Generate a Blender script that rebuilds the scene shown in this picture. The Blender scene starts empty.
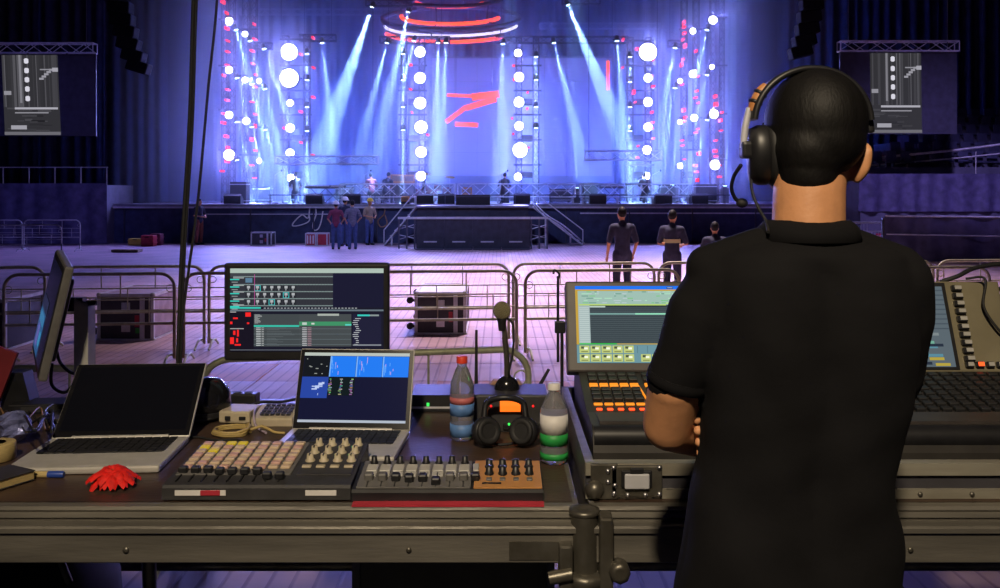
import bpy, bmesh, math, random
from mathutils import Vector, Matrix, Quaternion
random.seed(7)
sc = bpy.context.scene
COL = sc.collection
PI = math.pi
V = Vector

# ------------------------------------------------------------------ camera
F, CZ, HY = 900.0, 2.1, 192.0            # focal length in pixels, eye height, horizon row
cam = bpy.data.objects.new('camera', bpy.data.cameras.new('camera'))
COL.objects.link(cam)
cam.location = (0, 0, CZ)
cam.rotation_euler = (PI / 2, 0, 0)
cam.data.sensor_width = 36
cam.data.lens = 36 * F / 1000
cam.data.shift_y = -(294 - HY) / 1000
cam.data.clip_end = 300
cam.data.clip_start = 0.05
sc.camera = cam

# ------------------------------------------------------------------ world, exposure, big lights
sc.view_settings.view_transform = 'Standard'
sc.view_settings.look = 'None'
sc.view_settings.gamma = 1
sc.view_settings.exposure = 0.0
sc.view_settings.use_curve_mapping = False
world = bpy.data.worlds.new('arena_dark')
sc.world = world
world.use_nodes = True
world.node_tree.nodes['Background'].inputs[0].default_value = (0.014, 0.013, 0.026, 1)
world.node_tree.nodes['Background'].inputs[1].default_value = 0.4
sc.cycles.volume_bounces = 0
sc.cycles.max_bounces = 5
sc.cycles.diffuse_bounces = 3
sc.cycles.glossy_bounces = 3
sc.cycles.sample_clamp_indirect = 4


def lamp(name, typ, loc, target, energy, color, parent=None, **kw):
    l = bpy.data.lights.new(name, typ)
    l.energy = energy
    l.color = color
    for k, val in kw.items():
        setattr(l, k, val)
    o = bpy.data.objects.new(name, l)
    COL.objects.link(o)
    q = (V(target) - V(loc)).to_track_quat('-Z', 'Y')
    M = Matrix.Translation(V(loc)) @ q.to_matrix().to_4x4()
    if parent is not None:
        o.parent = parent
        M = WM[parent.name].inverted() @ M
    o.matrix_local = M
    return o


# warm work lamps behind the mixing position and unseen fill spots added under the roof
lamp('work_light', 'SPOT', (-.6, -2.4, 5.8), (0.38, 2.25, 1.45), 1300, (1.0, 0.82, 0.58),
     spot_size=math.radians(52), spot_blend=1.0, shadow_soft_size=0.16)
lamp('added_fill_light', 'SPOT', (2.5, 20.0, 15.6), (2.5, 20, 0), 23000, (1.0, 0.74, 0.80), spot_size=math.radians(84), spot_blend=1.0, shadow_soft_size=.8)  # added pink fill that warms the floor colour
lamp('added_fill_light', 'SPOT', (-3, 20, 15.5), (-3, 37.5, .4), 9000, (0.36, 0.42, 1.0), spot_size=math.radians(50), spot_blend=1.0, shadow_soft_size=.6)  # added blue fill for the stage skirt and crew
lamp('added_fill_light', 'SPOT', (-9, 18, 15), (-20, 36, 1.2), 6000, (0.24, 0.22, 1.0), spot_size=math.radians(34), spot_blend=1.0, shadow_soft_size=.6)  # added violet fill for the draped grandstand
lamp('added_fill_light', 'SPOT', (9, 16, 15), (18, 34, 1.2), 26000, (0.42, 0.32, 1.0), spot_size=math.radians(34), spot_blend=1.0, shadow_soft_size=.6)  # added violet fill for the seat tiers

# ------------------------------------------------------------------ helpers
WM = {}


def W(px, py, d):
    """pixel + forward distance -> world point"""
    return V(((px - 500) / F * d, d, CZ - (py - HY) / F * d))


def onz(px, py, z):
    """pixel on a level surface of height z"""
    d = F * (CZ - z) / (py - HY)
    return V(((px - 500) / F * d, d, z))


class MB:
    def __init__(s):
        s.v, s.f, s.mi, s.sm = [], [], [], []

    def add(s, vs, fs, mi=0, sm=False, M=None):
        b = len(s.v)
        s.v += [(M @ V(p)) if M is not None else V(p) for p in vs]
        for f in fs:
            s.f.append(tuple(b + i for i in f))
            s.mi.append(mi)
            s.sm.append(sm)
        return s

    def box(s, c, size, R=None, mi=0, bev=0.0, seg=2):
        c = V(c)
        M = Matrix.Translation(c)
        if R is not None:
            M = M @ R.to_4x4()
        sx, sy, sz = size
        if bev > 0:
            bm = bmesh.new()
            bmesh.ops.create_cube(bm, size=1)
            for q in bm.verts:
                q.co = V((q.co.x * sx, q.co.y * sy, q.co.z * sz))
            bmesh.ops.bevel(bm, geom=bm.edges[:], offset=min(bev, .49 * min(size)), segments=seg, affect='EDGES', profile=.6)
            vs = [q.co.copy() for q in bm.verts]
            bm.verts.index_update()
            fs = [tuple(q.index for q in f.verts) for f in bm.faces]
            bm.free()
            return s.add(vs, fs, mi, False, M)
        hx, hy, hz = sx / 2, sy / 2, sz / 2
        vs = [(x, y, z) for x in (-hx, hx) for y in (-hy, hy) for z in (-hz, hz)]
        fs = [(0, 1, 3, 2), (4, 6, 7, 5), (0, 4, 5, 1), (2, 3, 7, 6), (0, 2, 6, 4), (1, 5, 7, 3)]
        return s.add(vs, fs, mi, False, M)

    def bb(s, lo, hi, **k):
        lo, hi = V(lo), V(hi)
        return s.box((lo + hi) / 2, hi - lo, **k)

    def tube(s, pts, r, n=8, mi=0, closed=False, sm=True, caps=True):
        pts = [V(p) for p in pts]
        m = len(pts)
        rs = r if isinstance(r, (list, tuple)) else [r] * m
        rings = []
        prev = None
        for i, p in enumerate(pts):
            if closed:
                t = pts[(i + 1) % m] - pts[i - 1]
            else:
                t = pts[min(i + 1, m - 1)] - pts[max(i - 1, 0)]
            if t.length < 1e-9:
                t = V((0, 0, 1))
            t.normalize()
            if prev is None:
                a = V((0, 0, 1)) if abs(t.z) < .9 else V((1, 0, 0))
                u = t.cross(a).normalized()
            else:
                u = prev - t * prev.dot(t)
                u = u.normalized() if u.length > 1e-6 else t.orthogonal().normalized()
            prev = u
            w = t.cross(u)
            rings.append([p + (u * math.cos(2 * PI * k / n) + w * math.sin(2 * PI * k / n)) * rs[i] for k in range(n)])
        return s.loft(rings, mi, sm, caps and not closed, closed)

    def loft(s, rings, mi=0, sm=True, caps=True, closed=False):
        n = len(rings[0])
        vs = [p for rg in rings for p in rg]
        fs = []
        m = len(rings)
        for i in range(m if closed else m - 1):
            a, b = i * n, ((i + 1) % m) * n
            for k in range(n):
                k2 = (k + 1) % n
                fs.append((a + k, a + k2, b + k2, b + k))
        s.add(vs, fs, mi, sm)
        if caps:
            s.add(list(rings[0]), [tuple(range(n))], mi, False)
            s.add(list(rings[-1]), [tuple(range(n))], mi, False)
        return s

    def cyl(s, p0, p1, r, n=12, mi=0, r2=None):
        return s.tube([p0, p1], [r, r if r2 is None else r2], n, mi)

    def lathe(s, prof, o=(0, 0, 0), ax=(0, 0, 1), n=16, mi=0, sm=True, scale=(1, 1, 1)):
        q = V((0, 0, 1)).rotation_difference(V(ax).normalized()).to_matrix()
        rings = []
        for r, z in prof:
            rings.append([V(o) + q @ V((r * math.cos(2 * PI * k / n) * scale[0], r * math.sin(2 * PI * k / n) * scale[1], z * scale[2])) for k in range(n)])
        return s.loft(rings, mi, sm, True)

    def ell(s, c, rad, n=14, m=9, mi=0, R=None):
        rings = []
        for i in range(1, m):
            a = PI * i / m
            ring = []
            for k in range(n):
                p = V((math.sin(a) * math.cos(2 * PI * k / n) * rad[0], math.sin(a) * math.sin(2 * PI * k / n) * rad[1], -math.cos(a) * rad[2]))
                ring.append(V(c) + (R @ p if R is not None else p))
            rings.append(ring)
        b = V((0, 0, -rad[2]))
        t = V((0, 0, rad[2]))
        if R is not None:
            b, t = R @ b, R @ t
        vs = [p for rg in rings for p in rg] + [V(c) + b, V(c) + t]
        fs = []
        for i in range(m - 2):
            for k in range(n):
                k2 = (k + 1) % n
                fs.append((i * n + k, i * n + k2, (i + 1) * n + k2, (i + 1) * n + k))
        B, T = len(vs) - 2, len(vs) - 1
        for k in range(n):
            k2 = (k + 1) % n
            fs.append((k2, k, B))
            fs.append(((m - 2) * n + k, (m - 2) * n + k2, T))
        return s.add(vs, fs, mi, True)

    def limb(s, pts, rs, n=12):
        """closed overlapping shells for a later remesh"""
        s.tube(pts, rs, n)
        for p, r in zip(pts, rs):
            s.ell(p, (r, r, r), n, 8)
        return s

    def prism(s, pts, vec, mi=0):
        pts = [V(p) for p in pts]
        n = len(pts)
        vs = pts + [p + V(vec) for p in pts]
        fs = [tuple(range(n)), tuple(range(2 * n - 1, n - 1, -1))]
        fs += [(k, (k + 1) % n, n + (k + 1) % n, n + k) for k in range(n)]
        return s.add(vs, fs, mi)

    def grid(s, fn, nu, nv, mi=0, sm=True):
        vs = [fn(i / nu, j / nv) for j in range(nv + 1) for i in range(nu + 1)]
        fs = [(j * (nu + 1) + i, j * (nu + 1) + i + 1, (j + 1) * (nu + 1) + i + 1, (j + 1) * (nu + 1) + i) for j in range(nv) for i in range(nu)]
        return s.add(vs, fs, mi, sm)

    def mesh(s, name, Minv=None, recalc=True):
        me = bpy.data.meshes.new(name)
        vs = [Minv @ p for p in s.v] if Minv is not None else s.v
        me.from_pydata([tuple(p) for p in vs], [], s.f)
        me.polygons.foreach_set('material_index', s.mi)
        me.polygons.foreach_set('use_smooth', s.sm)
        if recalc:
            bm = bmesh.new()
            bm.from_mesh(me)
            bmesh.ops.recalc_face_normals(bm, faces=bm.faces[:])
            bm.to_mesh(me)
            bm.free()
        me.update()
        return me

    def build(s, name, mat, parent=None, recalc=True, label=None):
        Mi = WM[parent.name].inverted() if parent is not None else None
        me = s.mesh(name, Mi, recalc)
        return link(name, me, mat, parent, label)


def link(name, me, mat, parent=None, label=None):
    for m in (mat if isinstance(mat, (list, tuple)) else [mat]):
        me.materials.append(m)
    o = bpy.data.objects.new(name, me)
    COL.objects.link(o)
    if parent is not None:
        o.parent = parent
        WM[o.name] = WM[parent.name].copy()
    else:
        WM[o.name] = Matrix.Identity(4)
    if label:
        o['label'] = label
    return o


def tag(o, label=None, cat=None, group=None, kind=None):
    if label:
        o['label'] = label
    if cat:
        o['category'] = cat
    if group:
        o['group'] = group
    if kind:
        o['kind'] = kind
    return o


def thing(name, label, cat, loc=(0, 0, 0), rz=0.0, group=None):
    o = bpy.data.objects.new(name, None)
    COL.objects.link(o)
    o.empty_display_size = .1
    M = Matrix.Translation(V(loc)) @ Matrix.Rotation(rz, 4, 'Z')
    o.location = loc
    o.rotation_euler = (0, 0, rz)
    WM[o.name] = M
    return tag(o, label, cat, group)


def copy_tree(o, parent=None, M=None):
    c = o.copy()
    COL.objects.link(c)
    if parent is not None:
        c.parent = parent
    if M is not None:
        c.matrix_local = M
    WM[c.name] = (WM[parent.name].copy() if parent is not None else (M.copy() if M is not None else WM[o.name].copy()))
    for ch in list(o.children):
        copy_tree(ch, c)
    return c


def place(proto, loc, rz=0.0, label=None, group=None, first=False):
    M = Matrix.Translation(V(loc)) @ Matrix.Rotation(rz, 4, 'Z')
    if first:
        proto.location = loc
        proto.rotation_euler = (0, 0, rz)
        WM[proto.name] = M
        o = proto
    else:
        o = copy_tree(proto, None, M)
    return tag(o, label, None, group)


def spline(pts, n=8):
    pts = [V(p) for p in pts]
    P = [pts[0] * 2 - pts[1]] + pts + [pts[-1] * 2 - pts[-2]]
    out = []
    for i in range(1, len(P) - 2):
        for k in range(n):
            t = k / n
            a, b, c, d = P[i - 1:i + 3]
            out.append(.5 * ((2 * b) + (c - a) * t + (2 * a - 5 * b + 4 * c - d) * t * t + (3 * b - a - 3 * c + d) * t ** 3))
    out.append(pts[-1])
    return out


TMP = bpy.data.scenes.new('workshop')      # a scratch scene for the remesh, removed at the end


def remesh(mb, name, voxel, smooth=4, keep=0.5):
    me = mb.mesh(name + '_raw')
    o = bpy.data.objects.new(name + '_raw', me)
    TMP.collection.objects.link(o)
    r = o.modifiers.new('r', 'REMESH')
    r.mode = 'VOXEL'
    r.voxel_size = voxel
    r.use_smooth_shade = True
    s = o.modifiers.new('s', 'SMOOTH')
    s.iterations = smooth
    s.factor = keep
    with bpy.context.temp_override(scene=TMP, view_layer=TMP.view_layers[0]):
        dg = bpy.context.evaluated_depsgraph_get()
    dg.update()
    out = bpy.data.meshes.new_from_object(o.evaluated_get(dg))
    out.name = name
    out.materials.clear()
    bpy.data.objects.remove(o)
    out.polygons.foreach_set('use_smooth', [True] * len(out.polygons))
    return out


# ------------------------------------------------------------------ materials
def nodes(m):
    m.use_nodes = True
    return m.node_tree, m.node_tree.nodes['Principled BSDF']


def mk(name, col, rough=.5, metal=0.0, var=0.0, vscale=8.0, bump=0.0, bscale=60.0, stretch=(1, 1, 1), spec=.5, dirt=None, dscale=3.0, damt=.5):
    m = bpy.data.materials.new(name)
    nt, p = nodes(m)
    p.inputs['Base Color'].default_value = (*col, 1)
    p.inputs['Roughness'].default_value = rough
    p.inputs['Metallic'].default_value = metal
    p.inputs['Specular IOR Level'].default_value = spec
    tc = nt.nodes.new('ShaderNodeTexCoord')
    mp = nt.nodes.new('ShaderNodeMapping')
    mp.inputs['Scale'].default_value = stretch
    nt.links.new(tc.outputs['Object'], mp.inputs['Vector'])
    if var > 0 or dirt:
        nz = nt.nodes.new('ShaderNodeTexNoise')
        nz.inputs['Scale'].default_value = dscale if dirt else vscale
        nz.inputs['Detail'].default_value = 5
        nt.links.new(mp.outputs[0], nz.inputs['Vector'])
        rp = nt.nodes.new('ShaderNodeValToRGB')
        if dirt:
            rp.color_ramp.elements[0].position = .5 - damt * .3
            rp.color_ramp.elements[1].position = .5 + damt * .3
            rp.color_ramp.elements[0].color = (*dirt, 1)
            rp.color_ramp.elements[1].color = (*col, 1)
        else:
            rp.color_ramp.elements[0].position = .3
            rp.color_ramp.elements[1].position = .7
            rp.color_ramp.elements[0].color = (*[c * (1 - var) for c in col], 1)
            rp.color_ramp.elements[1].color = (*[min(1, c * (1 + var)) for c in col], 1)
        nt.links.new(nz.outputs['Fac'], rp.inputs[0])
        nt.links.new(rp.outputs[0], p.inputs['Base Color'])
    if bump > 0:
        nb = nt.nodes.new('ShaderNodeTexNoise')
        nb.inputs['Scale'].default_value = bscale
        nb.inputs['Detail'].default_value = 4
        nt.links.new(mp.outputs[0], nb.inputs['Vector'])
        bp = nt.nodes.new('ShaderNodeBump')
        bp.inputs['Strength'].default_value = bump
        bp.inputs['Distance'].default_value = .01
        nt.links.new(nb.outputs['Fac'], bp.inputs['Height'])
        nt.links.new(bp.outputs[0], p.inputs['Normal'])
    return m


def glow(name, col, strength):
    m = bpy.data.materials.new(name)
    nt, p = nodes(m)
    p.inputs['Base Color'].default_value = (*[c * .3 for c in col], 1)
    p.inputs['Emission Color'].default_value = (*col, 1)
    p.inputs['Emission Strength'].default_value = strength
    return m


def screen_mat(name, strength):
    m = bpy.data.materials.new(name)
    nt, p = nodes(m)
    p.inputs['Base Color'].default_value = (.004, .004, .006, 1)
    p.inputs['Roughness'].default_value = .12
    p.inputs['Specular IOR Level'].default_value = .05
    a = nt.nodes.new('ShaderNodeAttribute')
    a.attribute_name = 'Col'
    nt.links.new(a.outputs['Color'], p.inputs['Emission Color'])
    p.inputs['Emission Strength'].default_value = strength
    return m


def glass(name, col, rough=.05):
    m = bpy.data.materials.new(name)
    nt, p = nodes(m)
    p.inputs['Base Color'].default_value = (*col, 1)
    p.inputs['Roughness'].default_value = rough
    p.inputs['Transmission Weight'].default_value = .85
    p.inputs['IOR'].default_value = 1.3
    return m


def srgb(r, g, b):
    return tuple((c / 255 / 12.92) if c / 255 <= .04045 else ((c / 255 + .055) / 1.055) ** 2.4 for c in (r, g, b))


def floor_mat(name, col, line):
    m = bpy.data.materials.new(name)
    nt, p = nodes(m)
    N, L = nt.nodes, nt.links
    g = N.new('ShaderNodeNewGeometry')
    sx = N.new('ShaderNodeSeparateXYZ')
    L.new(g.outputs['Position'], sx.inputs[0])
    mu = N.new('ShaderNodeMath'); mu.operation = 'MULTIPLY'; mu.inputs[1].default_value = 1 / .125
    L.new(sx.outputs['X'], mu.inputs[0])
    fr = N.new('ShaderNodeMath'); fr.operation = 'FRACT'
    L.new(mu.outputs[0], fr.inputs[0])
    rp = N.new('ShaderNodeValToRGB')
    rp.color_ramp.elements[0].position = .10
    rp.color_ramp.elements[1].position = .22
    rp.color_ramp.elements[0].color = (*line, 1)
    rp.color_ramp.elements[1].color = (1, 1, 1, 1)
    L.new(fr.outputs[0], rp.inputs[0])
    nz = N.new('ShaderNodeTexNoise'); nz.inputs['Scale'].default_value = 1.1; nz.inputs['Detail'].default_value = 7
    L.new(g.outputs['Position'], nz.inputs['Vector'])
    r2 = N.new('ShaderNodeValToRGB')
    r2.color_ramp.elements[0].position = .3
    r2.color_ramp.elements[1].position = .72
    r2.color_ramp.elements[0].color = (*[c * .62 for c in col], 1)
    r2.color_ramp.elements[1].color = (*col, 1)
    L.new(nz.outputs['Fac'], r2.inputs[0])
    mx = N.new('ShaderNodeMix'); mx.data_type = 'RGBA'; mx.blend_type = 'MULTIPLY'; mx.inputs[0].default_value = 1
    L.new(r2.outputs[0], mx.inputs[6]); L.new(rp.outputs[0], mx.inputs[7])
    L.new(mx.outputs[2], p.inputs['Base Color'])
    mr = N.new('ShaderNodeMapRange'); mr.inputs[3].default_value = .42; mr.inputs[4].default_value = .65
    L.new(nz.outputs['Fac'], mr.inputs[0]); L.new(mr.outputs[0], p.inputs['Roughness'])
    bp = N.new('ShaderNodeBump'); bp.inputs['Strength'].default_value = .5; bp.inputs['Distance'].default_value = .01
    L.new(rp.outputs[0], bp.inputs['Height']); L.new(bp.outputs[0], p.inputs['Normal'])
    return m


M = {}
M['floor'] = floor_mat('floor_cover', (.66, .46, .52), (.62, .58, .64))
M['orange_lit'] = floor_mat('orange_lit_cover', (.62, .26, .13), (.6, .55, .5))  # orange light on the floor, put into the panel colour
M['wall'] = mk('dark_wall', (.020, .022, .034), .9, var=.3, vscale=.6)
M['drape'] = mk('blackout_cloth', (.030, .034, .060), .85, var=.25, vscale=2, bump=.2, bscale=14, spec=.15)
M['drape2'] = mk('grandstand_cloth', (.075, .070, .13), .6, var=.35, vscale=3, bump=.35, bscale=9, spec=.3)
M['stage_black'] = mk('stage_black', (.035, .036, .05), .55, var=.3, vscale=4)
M['stage_top'] = mk('stage_deck', (.20, .20, .24), .45, var=.25, vscale=2)
M['skirt'] = mk('stage_skirt', (.030, .040, .085), .7, var=.35, vscale=3, bump=.2, bscale=10)
M['alu'] = mk('aluminium', (.55, .55, .58), .35, 1.0, var=.15, vscale=10)
M['alu_pale'] = mk('painted_aluminium', (.60, .60, .64), .5, .3, var=.15, vscale=6)
M['galv'] = mk('galvanised_tube', (.52, .53, .34), .45, .25, var=.25, vscale=14, bump=.1, bscale=90)
M['galv_pale'] = mk('pale_tube', (.42, .42, .40), .5, .4, var=.2, vscale=12)
M['truss_dark'] = mk('dark_truss', (.10, .10, .13), .5, .5, var=.2, vscale=8)
M['black'] = mk('black_plastic', (.014, .014, .016), .42, var=.3, vscale=20)
M['black_rubber'] = mk('black_rubber', (.012, .012, .013), .65, var=.2, vscale=30)
M['black_gloss'] = mk('black_gloss', (.010, .010, .012), .15)
M['grey_dark'] = mk('dark_grey_plastic', (.035, .034, .036), .5, var=.2, vscale=25, bump=.08, bscale=200)
M['grey_mid'] = mk('mid_grey_plastic', (.13, .125, .12), .5, var=.15, vscale=25)
M['grey_lt'] = mk('light_grey_plastic', (.42, .41, .38), .5, var=.15, vscale=20)
M['silver'] = mk('silver_case', (.58, .56, .52), .42, .3, var=.08, vscale=30)
M['beige'] = mk('beige_plastic', (.50, .43, .30), .5, var=.12, vscale=30)
M['key_dark'] = mk('dark_keys', (.020, .020, .022), .45)
M['desk'] = mk('scratched_ply', (.085, .050, .032), .42, dirt=(.030, .020, .016), dscale=3.5, damt=.9, stretch=(1, 3, 1), bump=.1, bscale=40)
M['profile'] = mk('worn_deck_profile', (.22, .205, .175), .42, .4, dirt=(.12, .112, .098), dscale=7, damt=.8, stretch=(.4, 3, 3), bump=.15, bscale=30)
M['rim'] = mk('aluminium_rim', (.40, .38, .31), .4, .35, dirt=(.22, .20, .16), dscale=9, damt=.8, stretch=(.5, 3, 3))
M['steel'] = mk('worn_steel', (.20, .19, .165), .40, .7, dirt=(.09, .08, .06), dscale=12, damt=.8, bump=.12, bscale=60)
M['orange_face'] = mk('orange_lit_face', (.62, .30, .10), .38, .25, var=.08, vscale=20)  # orange light on the controller, put into its face colour
M['olive_face'] = mk('warm_lit_panel', (.32, .285, .185), .45, .35, dirt=(.20, .175, .11), dscale=6, damt=.9, bump=.05, bscale=120)  # warm light on this console wing is put into its colour
M['brown_bezel'] = mk('console_bezel', (.050, .042, .040), .45, var=.2, vscale=15)
M['console'] = mk('console_body', (.040, .037, .034), .45, .2, var=.25, vscale=10)
M['skin'] = mk('skin', (.60, .285, .135), .5, var=.10, vscale=22, bump=.06, bscale=160, spec=.35)
M['shirt'] = mk('black_pique', (.0062, .0060, .0072), .9, var=.25, vscale=5, bump=.15, bscale=26, spec=.2)
M['trousers'] = mk('dark_trousers', (.012, .012, .016), .85, var=.2, vscale=6, bump=.2, bscale=30, spec=.2)
M['hair'] = mk('dark_hair', (.0042, .0036, .0034), .6, var=.4, vscale=50, bump=.12, bscale=260, stretch=(1, 1, .3), spec=.3)
M['tan_leather'] = mk('tan_leather', (.48, .20, .06), .5, var=.2, vscale=40)
M['array_black'] = mk('array_black', (.008, .008, .010), .9, spec=.08)
M['red'] = mk('red_case', (.45, .03, .05), .5, var=.2, vscale=8)
M['folder_red'] = mk('folder_red', (.20, .018, .025), .6, var=.2, vscale=8)
M['red_petal'] = mk('red_petal', (.72, .008, .003), .75, var=.3, vscale=60, bump=.2, bscale=120)
M['leaf'] = mk('flower_heart', (.12, .16, .03), .6)
M['case_panel'] = mk('flight_case_panel', (.060, .058, .070), .55, dirt=(.035, .034, .04), dscale=5, damt=.8)
M['green_mark'] = mk('green_mark', (.03, .35, .05), .5)
M['case_pink'] = mk('flight_case_lid', (.40, .30, .36), .5, var=.25, vscale=6)
M['wood'] = mk('wood_crate', (.30, .17, .08), .6, var=.25, vscale=10)
M['yellow'] = mk('yellow_plastic', (.62, .45, .06), .5)
M['white'] = mk('white_plastic', (.70, .68, .66), .5, var=.06, vscale=20)
M['paper'] = mk('page_edge', (.50, .38, .16), .7, var=.15, vscale=80, stretch=(1, 1, 8))
M['blue_pl'] = mk('blue_plastic', (.02, .06, .35), .4)
M['foil'] = mk('crumpled_film', (.22, .24, .50), .2, .3, var=.5, vscale=25, bump=.9, bscale=30)
M['yel_cable'] = mk('yellow_cable', (.45, .33, .12), .55)
M['pur_cable'] = mk('pale_cable', (.40, .32, .42), .5)
M['bottle'] = glass('clear_bottle', (.86, .86, .92))
M['label_red'] = mk('red_label', (.45, .12, .12), .5, var=.3, vscale=30)
M['label_green'] = mk('green_label', (.02, .30, .06), .5, var=.2, vscale=30)
M['label_blue'] = mk('blue_label', (.10, .22, .50), .5, var=.3, vscale=30)
M['cap_red'] = mk('red_cap', (.70, .05, .02), .45)
M['amp_orange'] = mk('orange_amp', (.62, .26, .05), .6, var=.15, vscale=12)
M['maroon'] = mk('maroon_cloth', (.20, .03, .07), .8, var=.2, vscale=8)
M['denim'] = mk('denim', (.05, .08, .20), .8, var=.25, vscale=12)
M['navy'] = mk('navy_cloth', (.025, .030, .065), .8, var=.25, vscale=10)
M['stripe'] = mk('grey_cloth', (.16, .15, .20), .8, var=.4, vscale=10, stretch=(1, 1, 6))
M['khaki'] = mk('khaki_cloth', (.34, .26, .17), .8, var=.2, vscale=8)
M['brick'] = mk('rust_trousers', (.30, .09, .06), .8, var=.2, vscale=8)
M['hivis'] = mk('reflective_band', (.62, .60, .25), .5)
M['hat_yellow'] = mk('yellow_helmet', (.80, .55, .03), .4)
M['hat_white'] = mk('white_helmet', (.70, .66, .66), .4)
M['seat'] = mk('dark_seat', (.05, .055, .10), .6, var=.2, vscale=4)
M['concrete'] = mk('tier_concrete', (.09, .09, .12), .8, var=.25, vscale=2)
M['lamp_white'] = glow('lamp_white', (.80, .84, 1.0), 14)
M['added_flood_glow'] = glow('added_flood_glow', (.05, .10, 1.0), 3)  # lens glow of the added tower floods
M['lamp_beam'] = glow('lamp_beam', (.55, .85, 1.0), 10)
M['led_red'] = glow('led_red', (1.0, .012, .012), 2.0)
M['led_orange'] = glow('led_orange', (1.0, .07, .012), 2.4)
M['led_white'] = glow('led_white', (.75, .70, .95), 1.6)
M['led_green'] = glow('led_green', (.05, 1, .12), 1.2)
M['lcd_orange'] = glow('lcd_orange', (1.0, .16, .012), 1.5)
M['key_amber'] = glow('key_amber', (1.0, .30, .015), 1.0)
M['pad'] = mk('rubber_pad', (.56, .42, .28), .5, var=.10, vscale=40)
M['pad_pink'] = mk('pink_pad', (.55, .33, .27), .5, var=.10, vscale=40)
M['pad_lit'] = glow('pad_lit', (.85, .62, .02), .35)
M['screen'] = screen_mat('display_image', 1.0)
M['screen_hi'] = screen_mat('display_image_bright', 1.25)


def display(name, o, ux, uy, cells, parent, mat='screen', off=.0012):
    """a lit display: o = lower left corner, ux / uy = edges; cells (u0,v0,u1,v1,rgb), v up; later cells lie on top"""
    o, ux, uy = V(o), V(ux), V(uy)
    n = ux.cross(uy).normalized()
    vs, fs, cols = [], [], []
    for k, (u0, v0, u1, v1, c) in enumerate(cells):
        b = len(vs)
        h = n * (off * k / len(cells))
        for (u, v_) in ((u0, v0), (u1, v0), (u1, v1), (u0, v1)):
            vs.append(o + ux * u + uy * v_ + h)
        fs.append((b, b + 1, b + 2, b + 3))
        cols.append(c)
    mb = MB()
    mb.add(vs, fs)
    me = mb.mesh(name, WM[parent.name].inverted(), recalc=False)
    at = me.color_attributes.new('Col', 'FLOAT_COLOR', 'CORNER')
    i = 0
    for c in cols:
        for _ in range(4):
            at.data[i].color = (*c, 1)
            i += 1
    return link(name, me, M[mat], parent)

# ================================================================== the arena
def struct(name, mb, mat, label=None, parent=None):
    o = mb.build(name, mat, parent)
    if parent is None:
        tag(o, label, None, None, 'structure')
    return o


floor = struct('floor', MB().bb((-32, -8, -.2), (32, 56, -.012)), M['floor'], 'lilac lit arena floor covered with ribbed panels')
pm = MB().bb((-.992, -.492, -.012), (.992, .492, 0)).mesh('floor_panel')
pm.materials.append(M['floor'])
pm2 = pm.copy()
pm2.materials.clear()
pm2.materials.append(M['orange_lit'])
npan = 0
for r in range(3, 26):
    d0 = r + .5
    half = .5556 * (r + 1) + .2
    k0 = int(half // 2) + 1
    for k in range(-k0, k0 + 1):
        x = k * 2 + (1.0 if r % 2 else 0) * .0 + .3
        if abs(x) - 1 > half:
            continue
        orange_lit = (r in (10,) and k in (-2,)) or (r in (8, 9) and k in (0,)) or (r == 9 and k == -1 and False)  # panels coloured where orange light falls
        o = bpy.data.objects.new('floor_panel', pm2 if orange_lit else pm)
        COL.objects.link(o)
        o.location = (x, d0, 0)
        o.parent = floor
        npan += 1
struct('wall_back', MB().bb((-32, 55.6, 0), (32, 56, 17)), M['wall'], 'dark rear wall of the arena behind the stage')
struct('wall_left', MB().bb((-32, -8, 0), (-31.6, 55.6, 17)), M['wall'], 'dark side wall of the arena beyond the draped grandstand')
struct('wall_right', MB().bb((31.6, -8, 0), (32, 55.6, 17)), M['wall'], 'dark side wall of the arena beyond the seat tiers')
struct('wall_rear', MB().bb((-32, -8.4, 0), (32, -8, 17)), M['wall'], 'dark wall at the audience end of the arena')
struct('ceiling', MB().bb((-32, -8, 16), (32, 56, 16.3)), M['wall'], 'dark arena roof high above the stage')
plat = MB().bb((-4, -5, -.0), (4, 3.25, .53))
pl = plat.build('floor_platform', M['stage_black'])
tag(pl, 'black riser platform under the mixing position', None, None, 'structure')


# ------------------------------------------------------------------ drapes
def drape(x0, x1, y, z0, z1, mat, name, label, cat, group=None, amp=.14, wl=.62, y1=None, seed=0, flare=.0):
    rnd = random.Random(seed)
    y1 = y if y1 is None else y1
    L = math.hypot(x1 - x0, y1 - y)
    n = max(8, int(L / wl * 8))
    ph = [rnd.uniform(-.5, .5) for _ in range(n + 2)]
    ux, uy = (x1 - x0) / L, (y1 - y) / L

    def prof(u, v, th):
        s_ = u * L
        k = int(u * n)
        a = amp * (1 + .5 * math.sin(s_ * .9 + seed)) * math.sin(2 * PI * s_ / wl + 1.2 * math.sin(s_ * 1.7 + seed) + ph[k] * .3)
        a *= (.55 + .45 * (1 - v)) + flare * (1 - v)
        a += th
        return V((x0 + ux * s_ - uy * a, y + uy * s_ + ux * a, z0 + (z1 - z0) * v))
    mb = MB()
    mb.grid(lambda u, v: prof(u, v, 0), n, 4)
    mb.grid(lambda u, v: prof(u, v, .02), n, 4)
    o = mb.build(name, mat, None, recalc=False)
    return tag(o, label, cat, group)


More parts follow.
